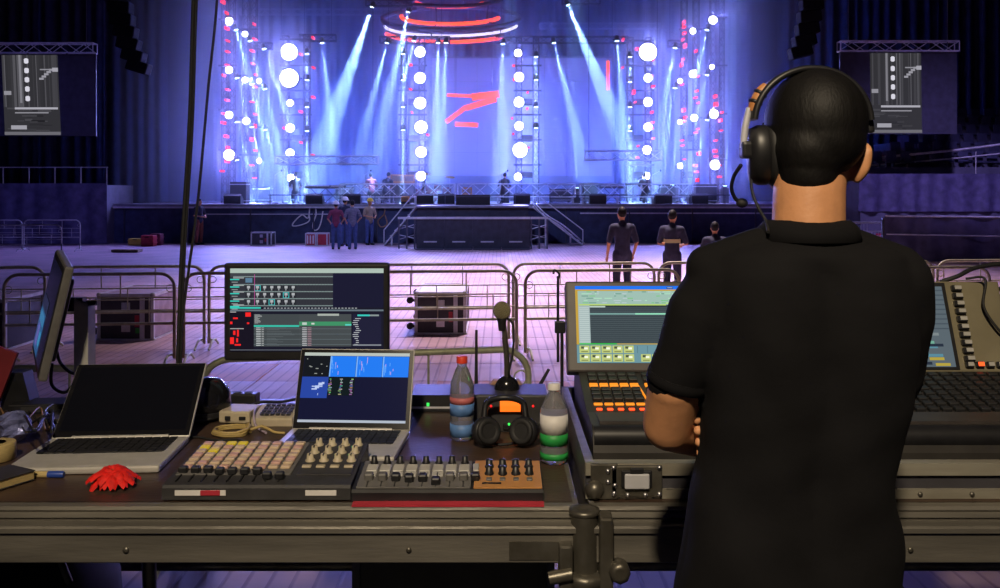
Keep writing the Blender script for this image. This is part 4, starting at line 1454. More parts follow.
# black case and stand under the table
bk = thing('amp_rack', 'black rack box standing under the deck table', 'rack', (-.12, 2.5, .53))
MB().box((-.12, 2.62, .53 + .36), (.52, .6, .72), bev=.01).build('body', M['black'], bk)
MB().bb((-.38, 2.31, .56), (-.36, 2.33, 1.23)).build('rack_ear', M['truss_dark'], bk)
MB().bb((.12, 2.31, .56), (.14, 2.33, 1.23)).build('rack_ear', M['truss_dark'], bk)
bl = thing('gear_bag', 'lumpy black gear bag under the deck table', 'bag', (-1.32, 2.55, .53))
lb_ = MB()
lb_.ell((-1.30, 2.6, .53 + .33), (.17, .30, .33), 20, 12)
lb_.build('body', M['black_rubber'], bl)
MB().tube(spline([(-1.42, 2.42, 1.05), (-1.36, 2.4, 1.2), (-1.22, 2.4, 1.2), (-1.16, 2.42, 1.05)], 5), .012, 6).build('strap', M['black'], bl)
MB().cyl((-1.12, 2.9, .535), (-.96, 2.45, 1.25), .02, 8).build('x', M['steel'], dl).name = 'strut'


# ------------------------------------------------------------------ laptops
def laptop(c, w, dp, rz, lean, sh, body, keysm, label, cells, bezel='black_gloss', smat='screen', logo=False):
    """c = centre of the hinge line on the table"""
    t = thing('laptop', label, 'laptop', c, rz)
    L = lambda mb, nm, m, par=t: link(nm, mb.mesh(nm), M[m], par)
    base = MB()
    base.box((0, -dp / 2, .010), (w, dp, .018), bev=.006, seg=2)
    L(base, 'base', body)
    kb = L(MB().bb((-w * .42, -dp * .56, .0188), (w * .42, -dp * .06, .0198)), 'keyboard_well', keysm)
    for r in range(5):
        for k in range(14):
            x = -w * .405 + k * w * .81 / 13.0
            y = -dp * .10 - r * dp * .102
            wk = w * .052
            if r == 4 and 4 <= k <= 8:
                if k > 4:
                    continue
                x += w * .81 / 13 * 2
                wk = w * .30
            L(MB().bb((x - wk / 2, y - dp * .042, .0198), (x + wk / 2, y + dp * .042, .0225)), 'key', keysm, kb)
    L(MB().bb((-w * .15, -dp * .95, .0188), (w * .15, -dp * .62, .0194)), 'trackpad', body)
    R = Matrix.Rotation(-lean, 3, 'X')
    lid = MB()
    lid.box(R @ V((0, .004, sh / 2)) + V((0, .002, .016)), (w, .010, sh), R, bev=.004)
    lo = L(lid, 'lid', body)
    bz = MB()
    bz.box(R @ V((0, -.0016, sh / 2)) + V((0, .002, .016)), (w * .985, .003, sh * .97), R)
    L(bz, 'bezel', bezel)
    L(MB().cyl((-w * .35, .002, .016), (w * .35, .002, .016), .008, 10), 'hinge', body)
    if cells:
        o = R @ V((-w * .46, -.0034, sh * .085)) + V((0, .002, .016))
        Mx = WM[t.name]
        display('display', Mx @ o, Mx.to_3x3() @ V((w * .92, 0, 0)), Mx.to_3x3() @ (R @ V((0, 0, sh * .86))), cells, t, smat)
    return t


h_ = T(124, 439.5, .012)
laptop((h_.x - .01, h_.y, ZT), .375, .275, math.radians(4), math.radians(48), .255, 'silver', 'key_dark', 'open silver laptop with a dark screen beside the red flower', [(0, 0, 1, 1, (.0015, .0015, .002))])

rn = random.Random(11)
mac = [(0, 0, 1, 1, (.006, .007, .030)), (0, .955, 1, 1, (.50, .55, .50)), (0, .0, 1, .035, (.45, .50, .58))]
BL = (.015, .20, .90)
mac += [(.005, .65, .245, .95, (.006, .008, .012))]
for k in range(3):
    u = .25 + k * .25
    mac.append((u, .65, u + .247, .95, BL))
    for j in range(9):
        uu = u + rn.uniform(.01, .10)
        v0 = rn.uniform(.66, .85)
        mac.append((uu, v0, uu + .006, v0 + rn.uniform(.03, .10), (.12, .40, 1.0) if j % 3 else (.55, .35, .75)))
    mac.append((u, .65, u + .012, .95, (.20, .45, .95)))
mac += [(.0, .34, .25, .645, (.020, .060, .36)), (.25, .38, .50, .645, (.004, .010, .012))]
for (a0, b0, a1, b1) in ((.10, .46, .15, .48), (.13, .48, .17, .52), (.10, .50, .20, .515), (.16, .52, .20, .56), (.19, .54, .215, .57), (.16, .38, .165, .41)):
    mac.append((a0, b0, a1, b1, (.5, .6, .9)))
for u in (.26, .36, .46):
    for j in range(10):
        v0 = .39 + j * .024
        mac.append((u + rn.uniform(-.01, .01), v0, u + rn.uniform(.012, .03), v0 + .014, tuple(rn.uniform(.1, .55) * c_ for c_ in (.8, 1, .9))))
for j in range(8):
    u, v0 = rn.uniform(.02, .22), rn.uniform(.68, .93)
    mac.append((u, v0, u + rn.uniform(.01, .03), v0 + .012, (.3, .32, .3)))
h_ = T(350.5, 431, .014)
laptop((h_.x, h_.y, ZT), .342, .262, math.radians(-3), math.radians(25), .238, 'silver', 'key_dark', 'open silver laptop showing blue video clips beside the coin sized pads', mac)

# ------------------------------------------------------------------ timeline monitor
rn = random.Random(4)
tm = [(0, 0, 1, 1, (.010, .010, .022)), (0, .945, 1, 1, (.42, .52, .46)), (0, .90, .67, .945, (.05, .055, .065)), (0, .55, .67, .90, (.030, .032, .042)), (.67, .53, 1, .945, (.010, .010, .030))]
for v0 in (.895, .80, .715, .63, .545):
    tm.append((.02, v0, .67, v0 + .012, (.20, .26, .26)))
for k in range(30):
    tm.append((.1 + k * .019, .55, .101 + k * .019, .9, (.045, .047, .055)))
for r, v0 in enumerate((.72, .635, .55)):
    for k in range(7):
        u = .10 + k * .0465 + (.012 if k > 0 else 0)
        tm.append((u, v0 + .008, u + .040, v0 + .078, (.02, .022, .028)))
        tm.append((u + .010, v0 + .040, u + .030, v0 + .070, (.42, .44, .46)))
        tm.append((u + .015, v0 + .015, u + .023, v0 + .042, (.30, .32, .34)))
        if (r, k) in ((0, 1), (1, 5), (2, 3)):
            for e_ in ((u, v0 + .008, u + .040, v0 + .014), (u, v0 + .072, u + .040, v0 + .078), (u, v0 + .008, u + .004, v0 + .078), (u + .036, v0 + .008, u + .040, v0 + .078)):
                tm.append((*e_, (.05, .55, .55)))
tm.append((.10, .83, .145, .885, (.10, .20, .30)))
for v0 in (.86, .77, .69, .60, .535):
    tm.append((0, v0, .06, v0 + .014, (.04, .60, .50)))
    tm.append((.02, v0 + .02, .09, v0 + .032, (.35, .38, .38)))
    tm.append((.01, v0 - .03, .05, v0 - .02, (.25, .28, .28)))
tm.append((.158, .55, .161, .93, (.55, .08, .35)))
tm.append((0, .515, .2, .535, (.04, .55, .45)))
for k in range(28):
    u = .22 + k * .022
    tm.append((u, .515, u + .013, .528, (.30, .32, .34)))
tm.append((0, .485, 1, .505, (.13, .17, .20)))
tm += [(.0, .0, .155, .48, (.008, .006, .014)), (.155, .06, .45, .45, (.055, .065, .070)), (.45, .06, .79, .45, (.060, .070, .075)), (.80, .06, .985, .45, (.014, .014, .038))]
for (u, v0, w_, hh) in ((.10, .42, .035, .05), (.02, .39, .03, .02), (.0, .33, .015, .03), (.11, .33, .015, .02), (.02, .20, .015, .05), (.045, .18, .012, .08), (.0, .09, .025, .08), (.03, .07, .04, .02), (.04, .11, .012, .05)):
    tm.append((u, v0, u + w_, v0 + hh, (.95, .02, .02)))
tm += [(.155, .295, .45, .318, (.04, .50, .38)), (.45, .31, .79, .36, (.05, .28, .13)), (.53, .325, .55, .345, (.6, .65, .6)), (.47, .32, .50, .35, (.5, .6, .55)), (.75, .312, .79, .33, (.10, .65, .55)), (.83, .425, .91, .445, (.04, .60, .52)), (.91, .425, .97, .445, (.25, .30, .30)), (.57, .43, .71, .455, (.40, .44, .40))]
for k in range(11):
    v0 = .07 + k * .021
    tm.append((.17, v0, .20, v0 + .008, (.55, .58, .58)))
    tm.append((.205, v0, .22, v0 + .008, (.40, .42, .42)))
    tm.append((.24, v0 + .002, .24 + rn.uniform(.05, .19), v0 + .006, (.12, .14, .15)))
    tm.append((.47, v0, .50, v0 + .009, (.50, .50, .52)))
    tm.append((.505, v0, .53, v0 + .009, (.34, .20, .24)))
    if k % 3 == 0:
        tm.append((.155, v0 + .012, .79, v0 + .016, (.14, .18, .20)))
for k in range(14):
    v0 = .08 + k * .024
    u = .81 + .012 * math.sin(k)
    tm.append((u, v0, u + rn.uniform(.015, .04), v0 + .009, (.45, .47, .50)))
for k in range(10):
    v0 = .34 + k * .011
    tm.append((.16, v0, .16 + rn.uniform(.02, .05), v0 + .005, (.40, .42, .42)))
tm += [(.80, .07, .985, .085, (.25, .27, .30)), (0, .015, .5, .022, (.15, .17, .2)), (.0, .47, .04, .48, (.4, .4, .4)), (.0, .27, .09, .28, (.4, .4, .4))]

dM = 2.86
mo = thing('monitor', 'wide black monitor showing a timeline beyond the video clip laptop', 'monitor', (W(330, 0, dM).x, dM, ZT))
a_, b_ = W(223.5, 361, dM), W(389, 263, dM)
MB().box(((a_.x + b_.x) / 2, dM + .02, (a_.z + b_.z) / 2), (b_.x - a_.x, .035, b_.z - a_.z), bev=.010, seg=3).build('housing', M['black'], mo)
MB().box(((a_.x + b_.x) / 2, dM + .05, (a_.z + b_.z) / 2), ((b_.x - a_.x) * .6, .05, (b_.z - a_.z) * .6), bev=.02).build('back_hump', M['black'], mo)
o, e = W(230, 351.5, dM), W(383.5, 268.5, dM)
display('display', (o.x, dM + .0015, o.z), (e.x - o.x, 0, 0), (0, 0, e.z - o.z), tm, mo)
xs = W(352, 0, dM).x
MB().bb((xs - .03, dM + .06, ZT + .01), (xs + .03, dM + .08, (a_.z + b_.z) / 2)).build('stand_neck', M['black'], mo)
MB().box((xs, dM + .06, ZT + .008), (.22, .16, .014), bev=.005).build('stand_foot', M['black'], mo)

# ------------------------------------------------------------------ side-on monitor on a post
dS = 2.78
sm_ = thing('monitor', 'upright monitor seen edge-on on a grey post behind the dark laptop', 'monitor', (W(83, 0, dS).x, dS, ZT))
pc_ = W(52, 311, dS)
Rm = Matrix.Rotation(math.radians(-60.5), 3, 'Z') @ Matrix.Rotation(math.radians(-6), 3, 'X')   # local -Y is the picture side
Rm = Matrix.Rotation(math.radians(7), 3, 'Y') @ Rm


def lp(x, y, z):
    return pc_ + Rm @ V((x, y, z))


MB().box(pc_, (.44, .024, .335), Rm, bev=.006).build('housing', M['grey_mid'], sm_)
MB().box(lp(0, .018, 0), (.30, .022, .25), Rm, bev=.010).build('back_hump', M['grey_dark'], sm_)
MB().box(lp(0, -.0125, 0), (.425, .003, .32), Rm).build('bezel', M['black'], sm_)
cl = [(0, 0, 1, 1, (.004, .004, .008)), (.0, .0, .55, .45, (.012, .07, .17)), (.05, .30, .5, .42, (.03, .16, .30)), (.1, .05, .3, .28, (.10, .09, .30)), (.35, .1, .5, .25, (.03, .2, .35)), (.0, .45, .6, .6, (.01, .015, .03))]
display('display', lp(-.20, -.015, -.145), Rm @ V((.40, 0, 0)), Rm @ V((0, 0, .29)), cl, sm_)
q0 = W(84, 302, dS + .02)
MB().bb((q0.x - .022, dS, ZT), (q0.x + .022, dS + .05, q0.z)).build('post', M['grey_lt'], sm_)
MB().prism([(q0.x - .022, dS, q0.z), (q0.x + .022, dS, q0.z), (q0.x + .022, dS, q0.z - .012), (q0.x - .022, dS, q0.z + .012)], (0, .05, 0)).build('post_cap', M['grey_lt'], sm_)
q1 = W(66, 304, dS + .02)
MB().bb((pc_.x + .02, dS + .01, q1.z - .022), (q0.x, dS + .04, q1.z + .02)).build('bracket', M['black'], sm_)
MB().box((q0.x, dS + .03, ZT + .008), (.2, .2, .016), bev=.004).build('foot', M['grey_dark'], sm_)
cable('monitor_cable', 'pair of black cables drooping from the edge-on monitor, outer one', [lp(.05, .03, -.15), W(52, 385, dS - .02), W(66, 392, dS - .02), W(80, 375, dS + .05)], .005, 'black_rubber')
cable('monitor_cable', 'inner black cable drooping from the edge-on monitor to its post', [lp(.03, .03, -.10), W(60, 362, dS), W(70, 372, dS), W(80, 374, dS + .05)], .005, 'black_rubber')


# ------------------------------------------------------------------ pad controllers
def controller_frame(x0, x1, d0, d1, h0, h1, label, body, side=None):
    cx = (x0 + x1) / 2
    t = thing('pad_controller', label, 'controller', (cx, (d0 + d1) / 2, ZT))
    pr = [(d0, ZT + .004), (d0, ZT + h0 - .006), (d0 + .006, ZT + h0), (d1 - .006, ZT + h1), (d1, ZT + h1 - .006), (d1, ZT + .004)]
    MB().prism([(x0, y, z) for y, z in pr], (x1 - x0, 0, 0)).build('housing', M[body], t)
    for (x, y) in ((x0 + .03, d0 + .03), (x1 - .03, d0 + .03), (x0 + .03, d1 - .03), (x1 - .03, d1 - .03)):
        MB().cyl((x, y, ZT), (x, y, ZT + .008), .012, 10).build('rubber_foot', M['black_rubber'], t)
    sl = (h1 - h0) / (d1 - d0)
    R = Matrix.Rotation(math.atan(sl), 3, 'X')

    def S(u, v, up=0.0):
        y = d0 + .006 + (d1 - d0 - .012) * v
        return V((x0 + (x1 - x0) * u, y, ZT + h0 + (y - d0) * sl + up))
    return t, S, R, (x1 - x0), (d1 - d0)


def dup_at(o, parent, delta):
    c_ = o.copy()
    COL.objects.link(c_)
    c_.parent = parent
    c_.location = o.location + V(delta)
    WM[c_.name] = WM[parent.name].copy()
    return c_


t, S, R, w_, dp_ = controller_frame(-.765, -.338, 2.035, 2.315, .036, .056, 'black pad controller with rows of amber pads and pale knobs at the table edge', 'grey_dark')
MB().box(S(.335, .60, .001), (w_ * .63, dp_ * .76, .004), R, bev=.002).build('face_plate', M['grey_mid'], t)
MB().box(S(.83, .60, .001), (w_ * .30, dp_ * .76, .004), R, bev=.002).build('face_plate', M['grey_dark'], t)
base = None
mats = [M['pad'], M['pad_pink']]
for r in range(7):
    for k in range(9):
        u = .055 + k * .0685
        v = .93 - r * .098
        m_ = M['pad'] if (r + k) % 3 else M['pad_pink']
        if (r, k) in ((1, 0), (2, 1), (0, 2), (0, 3)):
            m_ = M['pad_lit']
        hgt = dp_ * (.066 if r < 5 else .06)
        MB().box(S(u, v, .006), (w_ * .054, hgt, .007), R, bev=.002, seg=1).build('pad', m_, t)
for k in range(2):
    for j in range(4):
        for r in range(1):
            pass
for r, v in enumerate((.92, .72, .52)):
    for k in range(4):
        u = .715 + k * .078
        if r == 2 and k == 3 and False:
            continue
        kn = MB().lathe([(.012, 0), (.012, .003), (.0085, .005), (.0075, .018), (.002, .019)], S(u, v, .002), (0, -.06, 1), 14).build('knob', M['beige'], t)
        MB().box(S(u, v - .06, .0215) + V((0, .010, 0)), (.003, .012, .002), R).build('pointer', M['black'], kn)
        if r < 2:
            MB().box(S(u - .03, v - .055, .003), (.004, .004, .002), R).build('ring_light', M['led_green'], t)
for k in range(4):
    MB().box(S(.715 + k * .078, .37, .004), (w_ * .05, dp_ * .045, .005), R, bev=.001, seg=1).build('button', M['beige'], t)
for k in range(9):
    u = .055 + k * .0685
    sl_ = MB().box(S(u, .17, .002), (.003, dp_ * .22, .002), R).build('fader_slot', M['black'], t)
    v = .25 if k < 3 else (.22 if k < 7 else .12)
    MB().box(S(u, v, .009), (w_ * .05, .016, .016), R, bev=.003, seg=1).build('fader_cap', M['black'], t)
MB().bb((-.735, 2.0335, ZT + .014), (-.62, 2.036, ZT + .026)).build('front_label', M['white'], t)
MB().box((-.655, 2.0335, ZT + .020), (.045, .003, .012), bev=.001, seg=1).build('front_mark', M['red'], t)
MB().bb((-.44, 2.0335, ZT + .014), (-.37, 2.036, ZT + .026)).build('front_label', M['white'], t)

t, S, R, w_, dp_ = controller_frame(-.335, .098, 2.028, 2.185, .028, .046, 'fader controller with orange lit face and black knobs beside the pad controller', 'black')
MB().box(S(.32, .52, .001), (w_ * .60, dp_ * .94, .004), R, bev=.002).build('face_plate', M['grey_mid'], t)
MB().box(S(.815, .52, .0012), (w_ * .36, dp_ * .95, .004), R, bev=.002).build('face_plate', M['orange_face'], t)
for k in range(8):
    u = .075 + k * .072
    MB().lathe([(.010, 0), (.010, .003), (.0075, .006), (.0065, .018), (.002, .019)], S(u, .93, .002), (0, -.06, 1), 12).build('knob', M['black'], t)
    MB().box(S(u, .70, .0045), (w_ * .060, dp_ * .24, .005), R, bev=.002, seg=1).build('pad', M['grey_lt'], t)
    MB().box(S(u - .014, .46, .0045), (w_ * .028, dp_ * .13, .005), R, bev=.001, seg=1).build('button', M['grey_lt'], t)
    MB().box(S(u + .018, .46, .0045), (w_ * .028, dp_ * .13, .005), R, bev=.001, seg=1).build('button', M['grey_lt'], t)
    MB().box(S(u, .2, .002), (.003, dp_ * .30, .003), R).build('fader_slot', M['black'], t)
    v = (.30, .30, .28, .24, .26, .14, .30, .30)[k]
    MB().box(S(u, v, .010), (w_ * .046, .020, .018), R, bev=.003, seg=1).build('fader_cap', M['black'] if 1 < k < 6 else M['grey_mid'], t)
MB().box(S(.642, .72, .0045), (w_ * .034, dp_ * .26, .005), R, bev=.002, seg=1).build('pad', M['grey_lt'], t)
MB().box(S(.642, .30, .010), (w_ * .046, .020, .018), R, bev=.003, seg=1).build('fader_cap', M['black'], t)
for k in range(4):
    u = .715 + k * .072
    MB().box(S(u, .92, .0045), (w_ * .03, dp_ * .03, .004), R).build('mark', M['black'], t)
    for v in (.76, .50):
        MB().lathe([(.011, 0), (.011, .003), (.0085, .006), (.0075, .019), (.002, .020)], S(u, v, .003), (0, -.06, 1), 12).build('knob', M['black'], t)
    MB().box(S(u, .29, .004), (w_ * .03, dp_ * .09, .005), R, bev=.001, seg=1).build('button', M['grey_mid'], t)
MB().box(S(.73, .14, .0045), (w_ * .10, .004, .003), R).build('mark', M['black'], t)
MB().bb((-.33, 2.0, ZT + .0002), (.098, 2.0275, ZT + .004)).build('red_base_edge', M['red'], t)

# ------------------------------------------------------------------ intercom with gooseneck microphone
dI = 2.62
ic = thing('intercom_station', 'dark intercom station with orange display and gooseneck microphone', 'intercom', (W(508, 0, dI).x, dI, ZT))
a_, b_ = W(468, 0, dI), W(548, 0, dI)
zt_ = W(0, 395, dI).z
MB().box(((a_.x + b_.x) / 2, dI + .08, (ZT + zt_) / 2), (b_.x - a_.x, .16, zt_ - ZT), bev=.006).build('housing', M['grey_dark'], ic)
o, e = W(500, 411.5, dI), W(520.5, 401, dI)
MB().bb((o.x, dI - .003, o.z), (e.x, dI + .002, e.z)).build('display', M['lcd_orange'], ic)
for px in (533, 491):
    q = W(px, 406, dI)
    MB().lathe([(.003, 0), (.003, .003), (.001, .004)], (q.x, dI, q.z), (0, -1, 0), 10).build('indicator', M['led_red'], ic)
q = W(509, 424, dI)
MB().lathe([(.004, 0), (.004, .004), (.002, .006)], (q.x, dI - .002, q.z), (0, -1, 0), 10).build('indicator', M['led_green'], ic)
for k in range(5):
    q = W(478 + k * 15, 432, dI)
    MB().box((q.x, dI - .003, ZT + .018), (.028, .008, .018), bev=.002, seg=1).build('button', M['black'], ic)
# talk console behind: dome and slanted wooden plate
q = W(507, 389, dI + .10)
MB().prism([W(486, 389, dI + .12), W(526, 389, dI + .12), W(519, 380.5, dI + .16), W(494, 380.5, dI + .16)], (0, .03, 0)).build('wood_plate', M['wood'], ic)
MB().ell((q.x, dI + .08, zt_), (.038, .03, .040), 16, 10).build('mic_base', M['black_gloss'], ic)
st0, st1 = V((q.x, dI + .08, zt_ + .03)), W(503, 318, dI + .06)
MB().tube(spline([st0, st0.lerp(st1, .4) + V((.003, 0, 0)), st1], 8), .0085, 10).build('gooseneck', M['steel'], ic)
hd_ = W(502, 310.5, dI + .06)
MB().lathe([(.010, -.045), (.013, -.02), (.016, -.005), (.013, .0)], hd_ + V((0, 0, -.015)), n=14).build('mic_collar', M['black'], ic)
foam = mk('mic_grille', (.42, .38, .22), .45, .6, bump=1.0, bscale=420)
MB().ell(hd_, (.0265, .0265, .028), 24, 16).build('microphone_head', foam, ic)
MB().tube(spline([hd_ + V((.012, 0, -.02)), W(513, 325, dI + .06), W(513, 350, dI + .06), W(509, 372, dI + .06), st0 + V((.01, 0, .005))], 8), .004, 6).build('mic_cable', M['black_rubber'], ic)

# headphones lying in front of it
hp = thing('headphones', 'black headphones lying before the orange display', 'headphones', (T(503, 448).x, T(503, 448).y, ZT))
for px, rzz in ((486, .5), (524, -.5)):
    q = T(px, 447)
    ax = V((math.sin(rzz), -math.cos(rzz), .25)).normalized()
    c_ = V((q.x, q.y, ZT + .043))
    cu = MB().lathe([(.010, -.022), (.036, -.020), (.040, -.005), (.040, .008), (.030, .016), (.012, .010)], c_, ax, 20).build('ear_cup', M['black'], hp)
    MB().lathe([(.022, 0), (.034, .003), (.036, .012), (.030, .018), (.02, .012)], c_ + ax * .008, ax, 20).build('cushion', M['black_rubber'], cu)
qa, qb = T(484, 440), T(526, 440)
MB().tube(spline([(qa.x, qa.y + .02, ZT + .06), (qa.x + .01, qa.y + .03, ZT + .10), ((qa.x + qb.x) / 2, qa.y + .02, ZT + .115), (qb.x - .01, qb.y + .03, ZT + .10), (qb.x, qb.y + .02, ZT + .06)], 6), .009, 8).build('headband', M['black'], hp)
MB().tube(spline([(qa.x, qa.y, ZT + .02), (qa.x + .03, qa.y - .06, ZT + .006), (qb.x - .03, qa.y - .055, ZT + .006), (qb.x + .02, qa.y - .03, ZT + .006), (qb.x, qa.y, ZT + .02)], 8), .004, 6).build('cord', M['black_rubber'], hp)


# ------------------------------------------------------------------ bottles
def bottle(px, py, hgt, r, label, capm, bands):
    q = T(px, py)
    t = thing('water_bottle', label, 'bottle', (q.x, q.y, ZT))
    MB().lathe([(r * .8, 0), (r, .006), (r, hgt * .18), (r * .94, hgt * .22), (r, hgt * .27), (r, hgt * .62), (r * .96, hgt * .68), (r * .55, hgt * .84), (r * .40, hgt * .88), (r * .40, hgt * .92)], (q.x, q.y, ZT), n=24).build('body', M['bottle'], t)
    MB().lathe([(r * .46, 0), (r * .46, hgt * .07), (r * .40, hgt * .08)], (q.x, q.y, ZT + hgt * .92), n=20).build('cap', M[capm], t)
    for z0, z1, m in bands:
        MB().lathe([(r * 1.005, hgt * z0), (r * 1.012, hgt * z0), (r * 1.012, hgt * z1), (r * 1.005, hgt * z1)], (q.x, q.y, ZT), n=24).build('wrapper', M[m], t)


bottle(462, 439, .235, .034, 'clear water bottle with red cap beside the video clip laptop', 'cap_red', ((.05, .20, 'label_blue'), (.30, .44, 'label_blue'), (.44, .52, 'label_red')))
bottle(554, 462, .205, .036, 'clear water bottle with green band beside the lighting console', 'white', ((.06, .14, 'label_green'), (.24, .38, 'label_green'), (.38, .62, 'white')))

# ------------------------------------------------------------------ antennas and clip poles
def antenna(p0, p1, r, label, name='antenna'):
    p0, p1 = V(p0), V(p1)
    t = thing(name, label, 'antenna', p0)
    MB().cyl(p0, p0.lerp(p1, .25), r * 1.8, 10).build('joint', M['black'], t)
    MB().tube([p0.lerp(p1, .2), p1], [r, r * .7], 8).build('rod', M['black_rubber'], t)
    return t


rb = thing('radio_receiver', 'slim black receiver with green light behind the bottle with red cap', 'receiver', (T(432, 415).x, 2.86, ZT))
a_, b_ = W(411, 0, 2.86), W(466, 0, 2.86)
MB().bb((a_.x, 2.86, ZT + .002), (b_.x, 3.02, ZT + .055)).build('housing', M['black'], rb)
q = W(428, 0, 2.86)
MB().bb((q.x - .004, 2.857, ZT + .02), (q.x + .004, 2.861, ZT + .03)).build('indicator', M['led_green'], rb)
MB().bb((a_.x, 2.858, ZT + .012), (b_.x, 2.861, ZT + .018)).build('panel_line', M['alu_pale'], rb)
antenna((W(476, 0, 2.97).x, 2.97, ZT), W(476.5, 330, 2.97), .006, 'thin upright black antenna beside the gooseneck microphone')
antenna(V((W(531, 0, 2.93).x, 2.93, ZT + .02)), W(549, 369, 2.93), .007, 'short tilted black antenna beside the lighting console')
rx = thing('radio_receiver', 'small grey receiver block under the tilted antenna', 'receiver', (W(545, 0, 2.9).x, 2.9, ZT))
a_, b_ = W(527, 0, 2.88), W(562, 0, 2.88)
MB().box(((a_.x + b_.x) / 2, 2.94, ZT + .022), (b_.x - a_.x, .12, .04), bev=.005).build('housing', M['beige'], rx)
MB().bb((a_.x + .01, 2.877, ZT + .008), (b_.x - .01, 2.882, ZT + .03)).build('front_panel', M['black'], rx)
sp = thing('clip_pole', 'thin black pole with a clip standing beside the lighting console', 'pole', (W(560, 0, 2.98).x, 2.98, ZT))
x_ = W(562, 0, 2.98).x
MB().lathe([(.03, 0), (.03, .008), (.008, .014)], (x_, 2.98, ZT), n=14).build('base', M['black'], sp)
MB().cyl((x_, 2.98, ZT), (x_, 2.98, W(0, 323, 2.98).z), .0055, 8).build('lower_tube', M['black'], sp)
x2 = W(558, 0, 2.98).x
MB().cyl((x2, 2.98, W(0, 362, 2.98).z), (x2, 2.98, W(0, 276, 2.98).z), .0045, 8).build('upper_tube', M['black'], sp)
MB().box(((x_ + x2) / 2, 2.98, W(0, 327, 2.98).z), (.035, .02, .04), bev=.004).build('clamp', M['black'], sp)
MB().tube(spline([(x2 - .015, 2.98, W(0, 274, 2.98).z), (x2 - .012, 2.98, W(0, 270, 2.98).z), (x2 + .004, 2.98, W(0, 274, 2.98).z), (x2, 2.98, W(0, 280, 2.98).z)], 5), .004, 6).build('clip', M['black'], sp)

# ------------------------------------------------------------------ small things on the table
q = T(236, 424)
t = thing('adapter_box', 'beige adapter box lying before the black power bar', 'adapter', (q.x, q.y, ZT))
MB().box((q.x, q.y + .05, ZT + .020), (.098, .10, .036), Matrix.Rotation(-.12, 3, 'Z'), bev=.006).build('shell', M['beige'], t)
MB().box((q.x - .025, q.y - .002, ZT + .018), (.016, .006, .012), bev=.001, seg=1).build('socket', M['black'], t)
MB().box((q.x + .02, q.y - .004, ZT + .018), (.020, .006, .010), bev=.001, seg=1).build('socket', M['black'], t)
q = T(272, 426)
t = thing('number_keypad', 'beige keypad with rows of dark keys beside the adapter box', 'keypad', (q.x, q.y, ZT))
MB().box((q.x, q.y + .06, ZT + .016), (.125, .13, .030), Matrix.Rotation(.10, 3, 'X'), bev=.006).build('body', M['beige'], t)
for r in range(4):
    for k in range(6):
        MB().box((q.x - .035 + k * .016, q.y + .02 + r * .026, ZT + .032 + r * .0026), (.011, .015, .006), Matrix.Rotation(.1, 3, 'X')).build('key', M['grey_dark'], t)
q = T(233, 403)
t = thing('power_bar', 'long black power bar along the rear table edge', 'power strip', (q.x, q.y, ZT))
MB().box((q.x, q.y, ZT + .018), (.17, .05, .034), Matrix.Rotation(-.08, 3, 'Z'), bev=.006).build('body', M['black'], t)
for k in range(4):
    MB().lathe([(.014, 0), (.014, .003), (.008, .001)], (q.x - .06 + k * .038, q.y - .003 * k, ZT + .035), n=12).build('socket', M['grey_dark'], t)
q = T(205, 424)
t = thing('helmet', 'glossy black dome helmet behind the dark laptop screen', 'helmet', (q.x, q.y + .06, ZT))
MB().lathe([(.06, 0), (.072, .01), (.078, .05), (.070, .09), (.045, .118), (.01, .126)], (q.x - .02, q.y + .07, ZT + .001), n=24).build('shell', M['black_gloss'], t)
MB().lathe([(.079, .018), (.081, .022), (.079, .03)], (q.x - .02, q.y + .07, ZT), n=24).build('rim', M['black'], t)
MB().tube(spline([(q.x - .09, q.y + .04, ZT + .02), (q.x - .02, q.y - .012, ZT + .012), (q.x + .05, q.y + .03, ZT + .02)], 6), .005, 6).build('strap', M['black_rubber'], t)

pts = []
cq = T(232, 434)
for k in range(60):
    a = k / 60 * 2 * PI * 3.2
    pts.append((cq.x + (.052 + .004 * math.sin(k * 1.3)) * math.cos(a), cq.y + (.045 + .004 * math.cos(k)) * math.sin(a), ZT + .006 + .0045 * (k // 18) + .002 * math.sin(a * 2)))
pts += [T(250, 430, .012), T(262, 426, .02), T(274, 432, .008), T(285, 433, .006)]
cable('coiled_cable', 'coiled pale yellow cable lying beside the pad controller', pts, .0042, 'yel_cable', sp=2)
cable('table_cable', 'thin dark cable running from the dark laptop to the coil', [T(172, 438, .004), T(196, 437, .004), T(215, 440, .004), T(240, 440, .01), T(246, 447, .02)], .003, 'black_rubber')
cable('table_cable', 'pale violet cable dropping from the keypad to the coil', [T(258, 405, .03), T(254, 413, .036), T(256, 426, .006), T(266, 433, .004)], .0035, 'pur_cable')
cable('table_cable', 'black cable stretching behind the keypad to the laptop', [T(252, 405, .02), T(262, 402, .03), T(280, 402, .02), T(296, 399, .02)], .0045, 'black_rubber')

